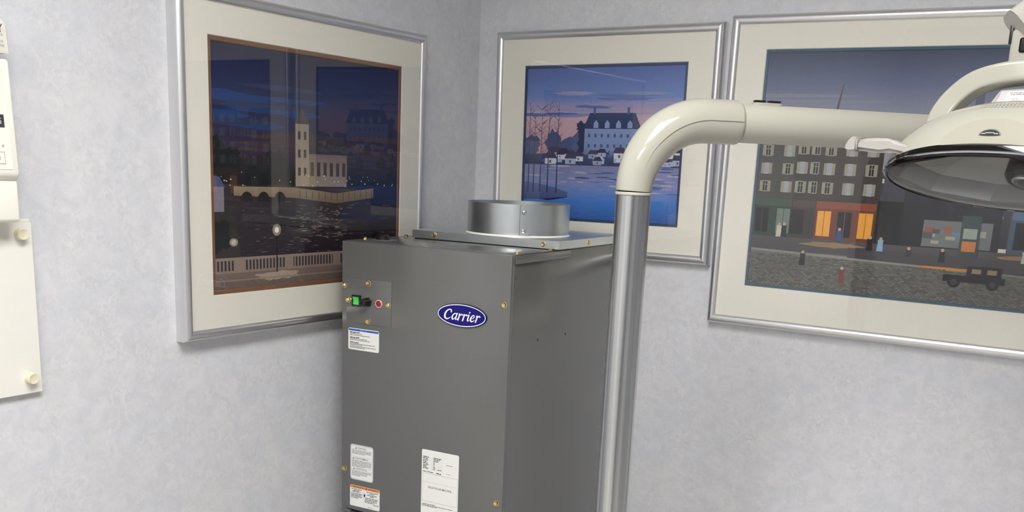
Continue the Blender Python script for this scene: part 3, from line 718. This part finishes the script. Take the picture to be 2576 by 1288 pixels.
screw(AM, .4135, .176, CZ+.0007, (-PI/2, 0, 0), s=.9)
CX, CY, CR, CH = .260, .315, .1170, .0905
bm = lathebm([(CR, PZ1-CZ), (CR, CH), (CR-.0008, CH+.0003), (CR-.0016, CH), (CR-.0016, PZ1-CZ-.001)], 96, None, 'z', CX, CY, CZ)
DC = done(bm, 'duct_collar', GALV, AM, smooth=.4)
bm = lathebm([(CR+.0001, .0034), (CR+.0012, .0026), (CR+.0026, .0010), (CR+.0030, 0), (CR, 0)], 96, None, 'z', CX, CY, PZ1)
done(bm, 'sealant_bead', BEAD, DC)
a0 = math.radians(-60)
seam = [(CX+(CR+.0015)*math.cos(a), CY+(CR+.0015)*math.sin(a)) for a in [a0+k*.05 for k in range(5)]]
bm = bmesh.new(); lo = [bm.verts.new((x, y, PZ1+.003)) for x, y in seam]; hi = [bm.verts.new((x, y, CZ+CH)) for x, y in seam]
lo2 = [bm.verts.new((CX+(v.co.x-CX)*.994, CY+(v.co.y-CY)*.994, v.co.z)) for v in lo]; hi2 = [bm.verts.new((CX+(v.co.x-CX)*.994, CY+(v.co.y-CY)*.994, v.co.z)) for v in hi]
for i in range(4):
    bm.faces.new((lo[i], lo[i+1], hi[i+1], hi[i])); bm.faces.new((hi[i], hi[i+1], hi2[i+1], hi2[i]))
bm.faces.new((lo[0], hi[0], hi2[0], lo2[0])); bm.faces.new((lo[4], hi[4], hi2[4], lo2[4]))
done(bm, 'lap_seam', GALV, DC)
bm = bmesh.new(); ga = [a0-.008, a0+.001]
q_ = [bm.verts.new((CX+(CR+.0006)*math.cos(a), CY+(CR+.0006)*math.sin(a), z)) for a, z in ((ga[0], PZ1+.003), (ga[1], PZ1+.003), (ga[1], CZ+CH-.0005), (ga[0], CZ+CH-.0005))]
bm.faces.new(q_); done(bm, 'seam_shade_strip', DGREY, DC, smooth=None)  # thin dark strip standing for the shadow line at the lap
for z in (.034, .074):
    a = a0+.075; bm = lathebm([(.0052, 0), (.0052, .0006), (.0040, .0020), (.0018, .0026), (.0016, .0010), (0, .0010)], 16, None, 'y')
    done(bm, 'rivet', RIVET, DC, loc=(CX+(CR+.0015)*math.cos(a), CY+(CR+.0015)*math.sin(a), CZ+z), rot=(0, 0, a+PI/2))

# ------------------------------------------------------------------ wall control unit and plate on the left wall
XU = empty('wall_control_unit', 'white stepped wall control unit above the blank plate, at left edge', 'control unit', (0, -1.345, 1.474), (0, 0, PI/2))
UW = .17
IVORY = grain(mat('ivory_plastic', (240, 238, 228), .35), (30, 30, 30), .01); IVP = mat('membrane_panel', (236, 234, 226), .22)
def section(name, z0, z1, t0, t1, lip, r=.0, topround=0):
    """wedge: thickness t1 at the top z1, t0 at the bottom z0, with an undercut of height lip"""
    prof = [(-.0005, z0), (-(t0-.009), z0), (-(t0-.002), z0+lip*.55), (-t0, z0+lip), (-t0, z0+lip+.003), (-(t1+.001), z1-.004), (-(t1-.002), z1-.0008), (-(t1-.005), z1), (-.0005, z1)]
    bm = bmesh.new(); n = len(prof); secs = []
    cut = [(-UW, 0, 0), (-.004, 0, 0), (-.0012, .0012, .0), (0, .004, .0)]
    for x, dy, _ in cut: secs.append([bm.verts.new((x, min(-.0005, y+dy), z)) for y, z in prof])
    for A, B in zip(secs, secs[1:]):
        for i in range(n): bm.faces.new((A[i], A[(i+1) % n], B[(i+1) % n], B[i]))
    bm.faces.new(secs[0]); bm.faces.new(secs[-1][::-1])
    if topround:
        bm.verts.ensure_lookup_table()
        for v in bm.verts:
            if v.co.z > z1-.03:
                d = v.co.x - (-topround)
                if d > 0: v.co.z -= (topround - math.sqrt(max(0, topround**2-d*d)))*.0
    return done(bm, name, IVORY, XU, smooth=.9)
# lower cover, display section, upper cover (local z from the unit's base)
LC = section('lower_cover', .0, .068, .0480, .0455, .004)
DS = section('display_section', .0650, .2460, .0545, .0445, .010)
# upper cover has a rounded top corner
bm = bmesh.new(); R_ = .018; t = .0515; zb, zt = .2540, .3065
pts = [(-UW, zb)] + [(0, zb)] + [(-R_+R_*math.cos(a*PI/16), zt-R_+R_*math.sin(a*PI/16)) for a in range(9)] + [(-UW, zt)]
def ydep(z, d): return -(d*(.95+.05*(zt-z)/(zt-zb)))
f0 = [bm.verts.new((x, -.0005, z)) for x, z in pts]; f1 = [bm.verts.new((x, ydep(z, t-.005), z)) for x, z in pts]
f2 = [bm.verts.new((x-(.004 if x > -.1 else 0), ydep(z, t), z+(.010 if z < zb+.001 else -.004))) for x, z in pts]
n = len(pts)
for A, B in ((f0, f1), (f1, f2)):
    for i in range(n): bm.faces.new((A[i], A[(i+1) % n], B[(i+1) % n], B[i]))
bm.faces.new(f2); bm.faces.new(f0[::-1])
UC = done(bm, 'upper_cover', IVORY, XU, smooth=.8)
# membrane panel on the sloping display face
def slope_y(z):   # face of the display section
    k = (z-(.0650+.013))/((.2460-.004)-(.0650+.013)); return -(.0545+(.0455-.0545)*k)
bm = bmesh.new(); q = [(-UW+.003, .082), (-.0135, .082), (-.0115, .084), (-.0115, .231), (-.0135, .233), (-UW+.003, .233)]
a = [bm.verts.new((x, slope_y(z)+.0002, z)) for x, z in q]; b = [bm.verts.new((x, slope_y(z)-.0007, z)) for x, z in q]
for i in range(6): bm.faces.new((a[i], a[(i+1) % 6], b[(i+1) % 6], b[i]))
bm.faces.new(b); bm.faces.new(a[::-1]); done(bm, 'membrane_panel', IVP, DS, smooth=None)
s = Sheet()
def sl(x0, z0, x1, z1, c, lift=.0010): b = len(s.v); s.v += [(x0, slope_y(z0)-lift, z0), (x1, slope_y(z0)-lift, z0), (x1, slope_y(z1)-lift, z1), (x0, slope_y(z1)-lift, z1)]; s.c += [lin(c)]*4; s.f.append((b, b+1, b+2, b+3))
for ch, x, z, sz, c in (('5', -.0290, .1498, .0125, (214, 214, 214)), ('6', -.0262, .1157, .0058, (96, 96, 96)), ('2', -.0335, .0965, .0075, (150, 150, 150))):
    s = Sheet(); s.text(ch, x, z, sz, c, 1); s.v = [(p[0], slope_y(p[2])-.0013, p[2]) for p in s.v]; s.build(DS, (0, 0, 0), 'digit')
bm = bmesh.new(); wq = [(-.060, .1446), (-.0188, .1446), (-.0188, .1638), (-.060, .1638)]
a = [bm.verts.new((x, slope_y(z)-.0003, z)) for x, z in wq]; b = [bm.verts.new((x, slope_y(z)-.0010, z)) for x, z in wq]
for i in range(4): bm.faces.new((a[i], a[(i+1) % 4], b[(i+1) % 4], b[i]))
bm.faces.new(b); bm.faces.new(a[::-1]); done(bm, 'display_window', mat('display_grey', (62, 62, 64), .3), DS, smooth=None)
for nm, x1, z0_, z1_, lf, mm in (('button_border', -.0232, .0900, .1082, .0009, mat('button_grey', (120, 118, 114), .4)), ('button', -.0239, .0907, .1075, .0011, IVP)):
    bm = bmesh.new(); wq = [(-.060, z0_), (x1, z0_), (x1, z1_), (-.060, z1_)]
    a = [bm.verts.new((x, slope_y(z)-.0003, z)) for x, z in wq]; b = [bm.verts.new((x, slope_y(z)-lf, z)) for x, z in wq]
    for i in range(4): bm.faces.new((a[i], a[(i+1) % 4], b[(i+1) % 4], b[i]))
    bm.faces.new(b); bm.faces.new(a[::-1]); done(bm, nm, mm, DS, smooth=None)
s = Sheet()
s.text('Y', -.0145, .2835, .0180, (66, 64, 60), .8, 'CENTER'); s.text('IA', -.0105, .2790, .0040, (130, 128, 122), 1, 'RIGHT'); s.text('OUS', -.0110, .2690, .0050, (150, 148, 142), .9, 'RIGHT'); s.text('ONS', -.0100, .2632, .0050, (150, 148, 142), .9, 'RIGHT')
s.v = [(x, ydep(z, t)-.0011, z) for x, y, z in s.v]; s.build(UC, (0, 0, 0), 'lettering')
MP = empty('blank_wall_plate', 'white blank plate with round thumb nuts on left wall below control unit', 'wall plate', (0, -1.3035, 1.187), (0, 0, PI/2))
plate('panel', [(-.0925+p[0], .143+p[1]) for p in rrect(.185, .286, .004)], -.0005, -.0105, grain(mat('white_panel', (236, 233, 226), .4), (30, 30, 30), .01), MP, bev=.0012)
NUT = grain(mat('cream_thumb_nut', (224, 218, 190), .5), (60, 60, 60), .03)
for x, z in ((-.0225, .0270), (-.0225, .2660), (-.1625, .0270), (-.1625, .2660)):
    bm = bmesh.new(); lathebm([(.0102, .0100), (.0102, .0110), (.0096, .0118), (.0094, .0215), (.0084, .0228), (.0062, .0222), (0, .0216)], 26, bm, 'y', x, 0, z)
    done(bm, 'thumb_nut', NUT, MP, smooth=.5)
box('clear_tab', -.032, -.004, -.0098, -.0090, .2855, .2900, IVORY, MP, smooth=None)

# ------------------------------------------------------------------ dental exam lamp
PXY = Vector((.8517, -.7998, 0)); ZA = 1.6755
DL = empty('exam_lamp', 'cream dental exam lamp on elbow arm carried by a bare steel post', 'exam lamp', PXY)
ad = Vector((.721, .693, 0)).normalized()
bm = lathebm([(0, .012), (.028, .012), (.028, 1.5560), (.026, 1.5575), (0, 1.5575)], 48); done(bm, 'post', TUBE, DL, smooth=.5)
bm = lathebm([(0, 0), (.11, 0), (.11, .008), (.104, .012), (.040, .014), (.034, .024), (.0282, .026)], 48); done(bm, 'base_flange', STEEL, DL, smooth=.5)
bm = lathebm([(.0255, 1.5565), (.0290, 1.5568), (.0294, 1.5580), (.0294, 1.5605), (.0290, 1.5613), (.0250, 1.5613)], 48); done(bm, 'trim_ring', CREAMS, DL, smooth=.6)
bm = lathebm([(.0268, 1.5610), (.0268, 1.5665)], 40); done(bm, 'bearing_gap', BLACK, DL)
Rb = .113; z0 = ZA-Rb
path, sc = [(0, 0, 1.5630)], [.0292]
for k in range(0, 25):
    a = PI/2*k/24; h = Rb*(1-math.cos(a)); path.append((ad.x*h, ad.y*h, max(1.5632, z0+Rb*math.sin(a)))); sc.append(.0292+(.0346-.0292)*min(1, k/13))
for d in (.125, .140, .155, .163): path.append((ad.x*d, ad.y*d, ZA)); sc.append(.0346)
path.append((ad.x*.1655, ad.y*.1655, ZA)); sc.append(.0338); path.append((ad.x*.168, ad.y*.168, ZA)); sc.append(.0318)
# drop coincident points
pp, ss = [Vector(path[0])], [sc[0]]
for p, q in zip(path[1:], sc[1:]):
    if (Vector(p)-pp[-1]).length > 5e-4: pp.append(Vector(p)); ss.append(q)
side = Vector((ad.y, -ad.x, 0))
EL = done(sweepbm(pp, circle(1, 48), scales=[q*.985 for q in ss], ref=side), 'elbow', CREAM, DL, smooth=.6)
# cover shell on the outside of the bend
prof = [(math.cos(a), math.sin(a)) for a in [math.radians(d) for d in range(-178, -1, 8)]]
prof = [(x*1.025, y*1.025) for x, y in prof] + [(x*.975, y*.975) for x, y in reversed(prof)]
cp = pp[4:-2]; cs_ = ss[4:-2]
done(sweepbm(cp, prof, scales=[q*(.965+.035*min(1, k/9)) for k, q in enumerate(cs_)], ref=side), 'elbow_cover', CREAM, EL, smooth=.6)
# straight arm
bm = sweepbm([(ad.x*d, ad.y*d, ZA) for d in (.150, .30, .45, .60, .78, .800)], circle(1, 48), scales=[.0303, .0303, .0302, .030, .030, .027], ref=side)
AR = done(bm, 'arm', CREAMS, DL, smooth=.6)
bm = bmesh.new(); q = rrect(.052, .020, .0098, 6)
ux, uy = ad, Vector((-ad.y, ad.x, 0)); c0 = ad*.215
A = [bm.verts.new(c0+ux*x+uy*y+Vector((0, 0, ZA+.0275))) for x, y in q]; B = [bm.verts.new(c0+ux*x+uy*y+Vector((0, 0, ZA+.0325))) for x, y in q]; Cc = [bm.verts.new(c0+ux*x*.94+uy*y*.86+Vector((0, 0, ZA+.0335))) for x, y in q]
for P_, Q_ in ((A, B), (B, Cc)):
    for i in range(len(q)): bm.faces.new((P_[i], P_[(i+1) % len(q)], Q_[(i+1) % len(q)], Q_[i]))
bm.faces.new(Cc); bm.faces.new(A[::-1]); done(bm, 'arm_pad', CREAM, AR, smooth=.7)
for d0, d1 in ((.193, .210), (.217, .236)):
    bm = bmesh.new(); cc = [ad*d+uy*s_+Vector((0, 0, z)) for z in (ZA+.0332, ZA+.0372) for d, s_ in ((d0, -.005), (d1, -.005), (d1, .005), (d0, .005))]
    v = [bm.verts.new(c) for c in cc]
    for f in ((0, 3, 2, 1), (4, 5, 6, 7), (0, 1, 5, 4), (1, 2, 6, 5), (2, 3, 7, 6), (3, 0, 4, 7)): bm.faces.new([v[i] for i in f])
    done(bm, 'pad_clip', BLACK, AR, smooth=None)
# knuckle and spring arm beyond the frame, coming back down over the head
KN = ad*.815; LW = Vector((1.3837, -.7137, 1.6016)) - PXY      # lamp centre relative to post foot
bm = lathebm([(0, -.05), (.034, -.05), (.038, -.044), (.038, .044), (.034, .05), (0, .05)], 32, None, 'z', KN.x, KN.y, ZA); done(bm, 'knuckle', CREAMS, DL, smooth=.6)
TOPJ = Vector((1.359, -.619, 1.814)) - PXY
PIV = Vector((1.78, -.34, 2.22)) - PXY
def beam(name, A, B, w0, h0, w1, h1, m, n=6, ref=Vector((0, 0, 1))):
    prof = rrect(1, 1, .28, 5); P = [A.lerp(B, k/n) for k in range(n+1)]
    return done(sweepbm(P, prof, scales=[(w0+(w1-w0)*k/n, h0+(h1-h0)*k/n) for k in range(n+1)], ref=ref), name, m, DL, smooth=.7)
beam('spring_arm', Vector((KN.x, KN.y, ZA+.03)), PIV, .06, .06, .05, .05, CREAMS)
bm = lathebm([(0, -.035), (.036, -.035), (.040, -.03), (.040, .03), (.036, .035), (0, .035)], 32, None, 'y', PIV.x, PIV.y, PIV.z); done(bm, 'spring_arm_pivot', CREAMS, DL)
HOODM = mat('silver_grey_hood', (186, 184, 178), .3)
beam('drop_arm', PIV, TOPJ, .052, .046, .046, .062, HOODM, ref=Vector((.1, -.99, 0)))
# link between drop arm and yoke
YF = -.7 * PI/180*11
lk = Vector((1.3730, -.6056, 1.762)) - PXY
bm = bmesh.new(); boxbm(-.023, .023, -.014, .014, -.012, .055, .006, 3, bm=bm)
LK = done(bm, 'drop_link', CREAM, DL, loc=lk, rot=(0, 0, YF))
bm = bmesh.new(); boxbm(-.009, .009, -.0165, -.013, .022, .042, .003, 3, bm=bm); done(bm, 'link_slot', BLACK, LK)
bm = bmesh.new(); boxbm(-.026, -.021, -.012, .012, .034, .060, .001, 2, bm=bm); done(bm, 'link_bracket', BLACK, LK)
# yoke: arched bar straddling the head (local frame at lamp centre, turned with it)
yp = catmull([(-.124, .055, .060), (-.1195, .060, .090), (-.104, .066, .117), (-.078, .070, .139), (-.040, .072, .150), (0, .073, .153), (.040, .072, .150), (.078, .070, .139), (.104, .066, .117), (.1195, .060, .090), (.124, .055, .060)], 5)
yoke = done(sweepbm(yp, support(rrect(.030, .034, .0045, 3), .1), ref=Vector((0, 0, 1))), 'yoke', CREAM, DL, loc=LW, rot=(0, 0, YF), smooth=.6)

# lamp head (local: lens plane z = 0, front at -y), tilted so that the lens looks forward and down
TILT = math.radians(-24.5); YH = math.radians(-18)
ha, hb, hh = .182, .092, .105
def skirt_h(ang): return .0045+.0080*max(0, -math.sin(ang))**1.2      # shell edge stands higher at the front
def dome(a, b, h, n=72, m=20, z0=0.0, front=False):
    bm = bmesh.new(); rings = []
    for j in range(m+1):
        t = PI/2*j/m; rr = math.cos(t)**.93
        if j == m: rings.append([bm.verts.new((0, 0, z0+h))]); continue
        ring = []
        for i in range(n):
            g = 2*PI*i/n; zb = skirt_h(g) if front else z0
            ring.append(bm.verts.new((a*rr*math.cos(g), b*rr*math.sin(g), zb+(z0+h-zb)*math.sin(t))))
        rings.append(ring)
    for A, B in zip(rings, rings[1:]):
        for i in range(n):
            if len(B) == 1: bm.faces.new((A[i], A[(i+1) % n], B[0]))
            else: bm.faces.new((A[i], A[(i+1) % n], B[(i+1) % n], B[i]))
    return bm, rings[0]
bm, _ = dome(ha, hb, hh, n=120, m=32, z0=.006, front=True)
VP = Vector((0, -hb*.930, .014))          # a point of the visor plane
vn = Vector((0, -1, .02)).normalized()
r = bmesh.ops.bisect_plane(bm, geom=list(bm.verts)+list(bm.edges)+list(bm.faces), plane_co=VP, plane_no=vn, clear_outer=True)
edges = [e for e in r['geom_cut'] if isinstance(e, bmesh.types.BMEdge)]
cut_edges = [tuple(v.co.copy() for v in e.verts) for e in edges]
HEAD = done(bm, 'lamp_head', CREAM, DL, loc=LW, smooth=.7)
HEAD.rotation_euler = (Matrix.Rotation(YH, 3, 'Z') @ Matrix.Rotation(TILT, 3, 'X')).to_euler()
if sum(p.normal.dot(p.center-Vector((0, 0, .02))) for p in HEAD.data.polygons) < 0: HEAD.data.flip_normals()
UNT = Matrix.Rotation(-TILT, 3, 'X') @ Matrix.Rotation(YF-YH, 3, 'Z')      # level frame -> head frame
# visor: flat panel filling the cut
pts = []
for p, q in cut_edges:
    for v in (p, q):
        if not any((v-w_).length < 1e-6 for w_ in pts): pts.append(v)
pts.sort(key=lambda v: v.x)
bm = bmesh.new(); vs = [bm.verts.new(v) for v in pts]; bm.faces.new(vs)
fr = bmesh.ops.extrude_face_region(bm, geom=list(bm.faces))
for v in fr['geom']:
    if isinstance(v, bmesh.types.BMVert): v.co -= vn*.003
done(bm, 'visor_panel', mat('visor_satin', (160, 158, 144), .55, spec=.3), HEAD, smooth=None)
# sensor window on the visor: half-moon recess
e1 = Vector((1, 0, 0)); e2 = vn.cross(e1)
if e2.z < 0: e2 = -e2
sc0 = VP + e2*.013 + vn*.0002
def onv(x, z, h=0): return sc0+e1*x+e2*z+vn*h
def halfmoon(name, w_, h_, lift, m, th=.0006, low=.12):
    bm = bmesh.new(); P = [(w_*math.cos(PI*k/24), h_*math.sin(PI*k/24)) for k in range(25)] + [(w_*x, -low*h_*(1-x*x)) for x in (-.6, 0, .6)]
    a = [bm.verts.new(onv(x, z, 0)) for x, z in P]; b = [bm.verts.new(onv(x, z, lift)) for x, z in P]
    for i in range(len(P)): bm.faces.new((a[i], a[(i+1) % len(P)], b[(i+1) % len(P)], b[i]))
    bm.faces.new(b); bm.faces.new(a[::-1]); return done(bm, name, m, HEAD, smooth=None)
halfmoon('sensor_frame', .0150, .0092, .0008, mat('sensor_grey', (120, 120, 118), .4))
halfmoon('sensor_window', .0135, .0078, .0011, BLACK)
bm = bmesh.new(); sweepbm([onv(x, .0018+.0012*(abs(x) < .005), .0013) for x in [-.0115+.0023*k for k in range(11)]], circle(.0007, 6), bm=bm); done(bm, 'sensor_bar', STEEL, HEAD)
# vent slots on the dome above the visor, tiny: one part
from mathutils.bvhtree import BVHTree
_t = bmesh.new(); _t.from_mesh(HEAD.data); DOME = BVHTree.FromBMesh(_t); _t.free()
def domept(x, y, lift=0):
    p, nrm, _, _ = DOME.ray_cast(Vector((x, y, .3)), Vector((0, 0, -1))); nrm = nrm if nrm.z > 0 else -nrm; return p+nrm*lift, nrm
bm = bmesh.new()
for j in range(3):
    for k in range(15):
        x = (k-7)*.0052+(j-1)*.0012; y = -.064-.0040*j+.00008*(k-7)**2
        p, nn = domept(x, y, .0003); ta = Vector((1, .35, 0)); ta = (ta-nn*ta.dot(nn)).normalized(); tb = nn.cross(ta)
        bm.faces.new([bm.verts.new(p+ta*(.0013*math.cos(2*PI*i/8))+tb*(.0008*math.sin(2*PI*i/8))) for i in range(8)])
vh = done(bm, 'vent_holes', DGREY, HEAD, smooth=None); vh['kind'] = 'stuff'
# skirt, rim and lens
def ringband(name, prof, m, n=96):
    bm = bmesh.new(); rs = []
    for k_, dz in prof: rs.append([bm.verts.new(((ha+k_)*math.cos(2*PI*i/n), (hb+k_)*math.sin(2*PI*i/n), dz)) for i in range(n)])
    for A, B in zip(rs, rs[1:]):
        for i in range(n): bm.faces.new((A[i], A[(i+1) % n], B[(i+1) % n], B[i]))
    return done(bm, name, m, HEAD, smooth=.5)
bm = bmesh.new(); n = 120; rs = []
for k_, dz in ((-.0008, 1.0), (.0004, .0), (-.0015, -.5), (-.0045, -.6), (-.0050, .0), (-.0045, 1.0)):
    rs.append([bm.verts.new(((ha+k_)*math.cos(2*PI*i/n), (hb+k_)*math.sin(2*PI*i/n), dz*(skirt_h(2*PI*i/n)-.0004) if dz > 0 else dz*.009)) for i in range(n)])
for A, B in zip(rs, rs[1:]):
    for i in range(n): bm.faces.new((A[i], A[(i+1) % n], B[(i+1) % n], B[i]))
done(bm, 'skirt', SMOKE, HEAD, smooth=.5)
ringband('rim', [(.0014, .0012), (.0022, -.0006), (.0012, -.0022), (-.0006, -.0010), (.0004, .0008), (.0014, .0012)], mat('chrome_rim', (200, 200, 205), .1, 1.0))
bm = bmesh.new(); n = 72; rs = []
for f, z in ((.975, -.004), (.9, -.0075), (.7, -.0125), (.45, -.0155), (.2, -.0168)): rs.append([bm.verts.new((ha*f*math.cos(2*PI*i/n), hb*f*math.sin(2*PI*i/n), z)) for i in range(n)])
cv = bm.verts.new((0, 0, -.0172))
for A, B in zip(rs, rs[1:]):
    for i in range(n): bm.faces.new((A[i], A[(i+1) % n], B[(i+1) % n], B[i]))
for i in range(n): bm.faces.new((rs[-1][i], rs[-1][(i+1) % n], cv))
done(bm, 'lens', CLEAR, HEAD, smooth=1.2)
REFL = mat('reflector_film', (165, 165, 160), .42, .6)
bm, _ = dome(ha*.90, hb*.82, hh*.62, n=10, m=4, z0=.0015); done(bm, 'reflector', REFL, HEAD, smooth=None)
bm = lathebm([(.030, -.002), (.034, .004), (.034, .045), (.030, .048), (0, .048)], 24, None, 'z', .030, .004, .004); done(bm, 'bulb_shield', BLACK, HEAD, smooth=.6)
bm = lathebm([(.016, -.004), (.019, -.002), (.019, .004), (.012, .006), (.012, -.002)], 24, None, 'z', .030, -.004, .0); done(bm, 'bulb_ring', STEEL, HEAD, smooth=.6)
# label block on the crown of the head
bm = bmesh.new(); w0_, w1_ = .060, .050
lo = [(-w0_-.008, -.012), (w0_-.008, -.012), (w0_-.008, .030), (-w0_-.008, .030)]; hi = [(-w1_-.008, .0), (w1_-.008, .0), (w1_-.008, .026), (-w1_-.008, .026)]
A = [bm.verts.new((x, y, .090)) for x, y in lo]; B = [bm.verts.new((x, y, .145)) for x, y in hi]
for i in range(4): bm.faces.new((A[i], A[(i+1) % 4], B[(i+1) % 4], B[i]))
bm.faces.new(B); bm.faces.new(A[::-1]); bmesh.ops.bevel(bm, geom=list(bm.edges), offset=.004, segments=3, affect='EDGES')
done(bm, 'label_block', CREAM, HEAD, smooth=.5)
# the label on its front: grey field, white sticker, print upside down
fn = Vector((0, -.055, -.012)); fn = Vector((0, -.055, .012)).normalized(); fe = Vector((0, .012, .055)).normalized()
fo = Vector((-.008, -.012, .090))
def onl(x, z, h): return fo+Vector((x, 0, 0))+fe*z+fn*h
def lab(name, x0, x1, z0, z1, h, m):
    bm = bmesh.new(); a = [bm.verts.new(onl(x, z, 0)) for x, z in ((x0, z0), (x1, z0), (x1, z1), (x0, z1))]; b = [bm.verts.new(onl(x, z, h)) for x, z in ((x0, z0), (x1, z0), (x1, z1), (x0, z1))]
    for i in range(4): bm.faces.new((a[i], a[(i+1) % 4], b[(i+1) % 4], b[i]))
    bm.faces.new(b); bm.faces.new(a[::-1]); return done(bm, name, m, HEAD, smooth=None)
lab('label_field', -.044, .044, .016, .0500, .0004, mat('label_grey', (196, 192, 198), .4))
lab('label_sticker', -.034, .040, .0265, .0480, .0007, mat('label_white', (244, 243, 242), .4))
s = Sheet(); q = random.Random(5)
s.line(-.031, .0452, .068, .0012, q, (110, 108, 106)); s.line(-.028, .0420, .065, .0014, q, (110, 108, 106)); s.line(-.031, .0393, .030, .0006, q, (180, 178, 176))
s.text('CE', -.0150, .0360, .0070, (110, 108, 104), 1.0, flip=True); s.line(.001, .0355, .012, .0009, q, (150, 148, 146)); s.line(.003, .0325, .009, .0022, q, (120, 118, 116))
s.line(-.022, .0225, .012, .0012, q, (120, 118, 124)); s.line(-.008, .0222, .008, .0018, q, (120, 118, 124))
s.v = [tuple(onl(x, z, .0009)) for x, y, z in s.v]; s.build(HEAD, (0, 0, 0), 'label_print')
# side handle: flat grip bar, neck and flared stop (level frame, then into the head frame)
def slab(name, pts, y0, y1, bev, m, parent):
    bm = bmesh.new(); vs = [bm.verts.new((x, y0, z)) for x, z in pts]; f = bm.faces.new(vs)
    r = bmesh.ops.extrude_face_region(bm, geom=[f])
    for v in r['geom']:
        if isinstance(v, bmesh.types.BMVert): v.co.y = y1
    bmesh.ops.recalc_face_normals(bm, faces=bm.faces)
    bmesh.ops.bevel(bm, geom=list(bm.edges), offset=bev, segments=3, affect='EDGES', clamp_overlap=True)
    for v in bm.verts: v.co = UNT @ v.co
    return done(bm, name, m, parent, smooth=1.3)
kx = .000535
hpx = lambda P: [((x-2530)*kx-.008, (458-y)*kx-.004) for x, y in P]
HG = slab('handle', hpx([(2150, 354), (2190, 347), (2246, 347), (2262, 356), (2310, 368), (2316, 396), (2246, 384), (2220, 388), (2150, 381)]), -.030, -.006, .0055, WPLAS, HEAD)
slab('handle_stop', hpx([(2121, 373), (2132, 351), (2146, 342), (2156, 349), (2157, 383), (2137, 386), (2123, 382)]), -.034, -.002, .0045, WPLAS, HEAD)
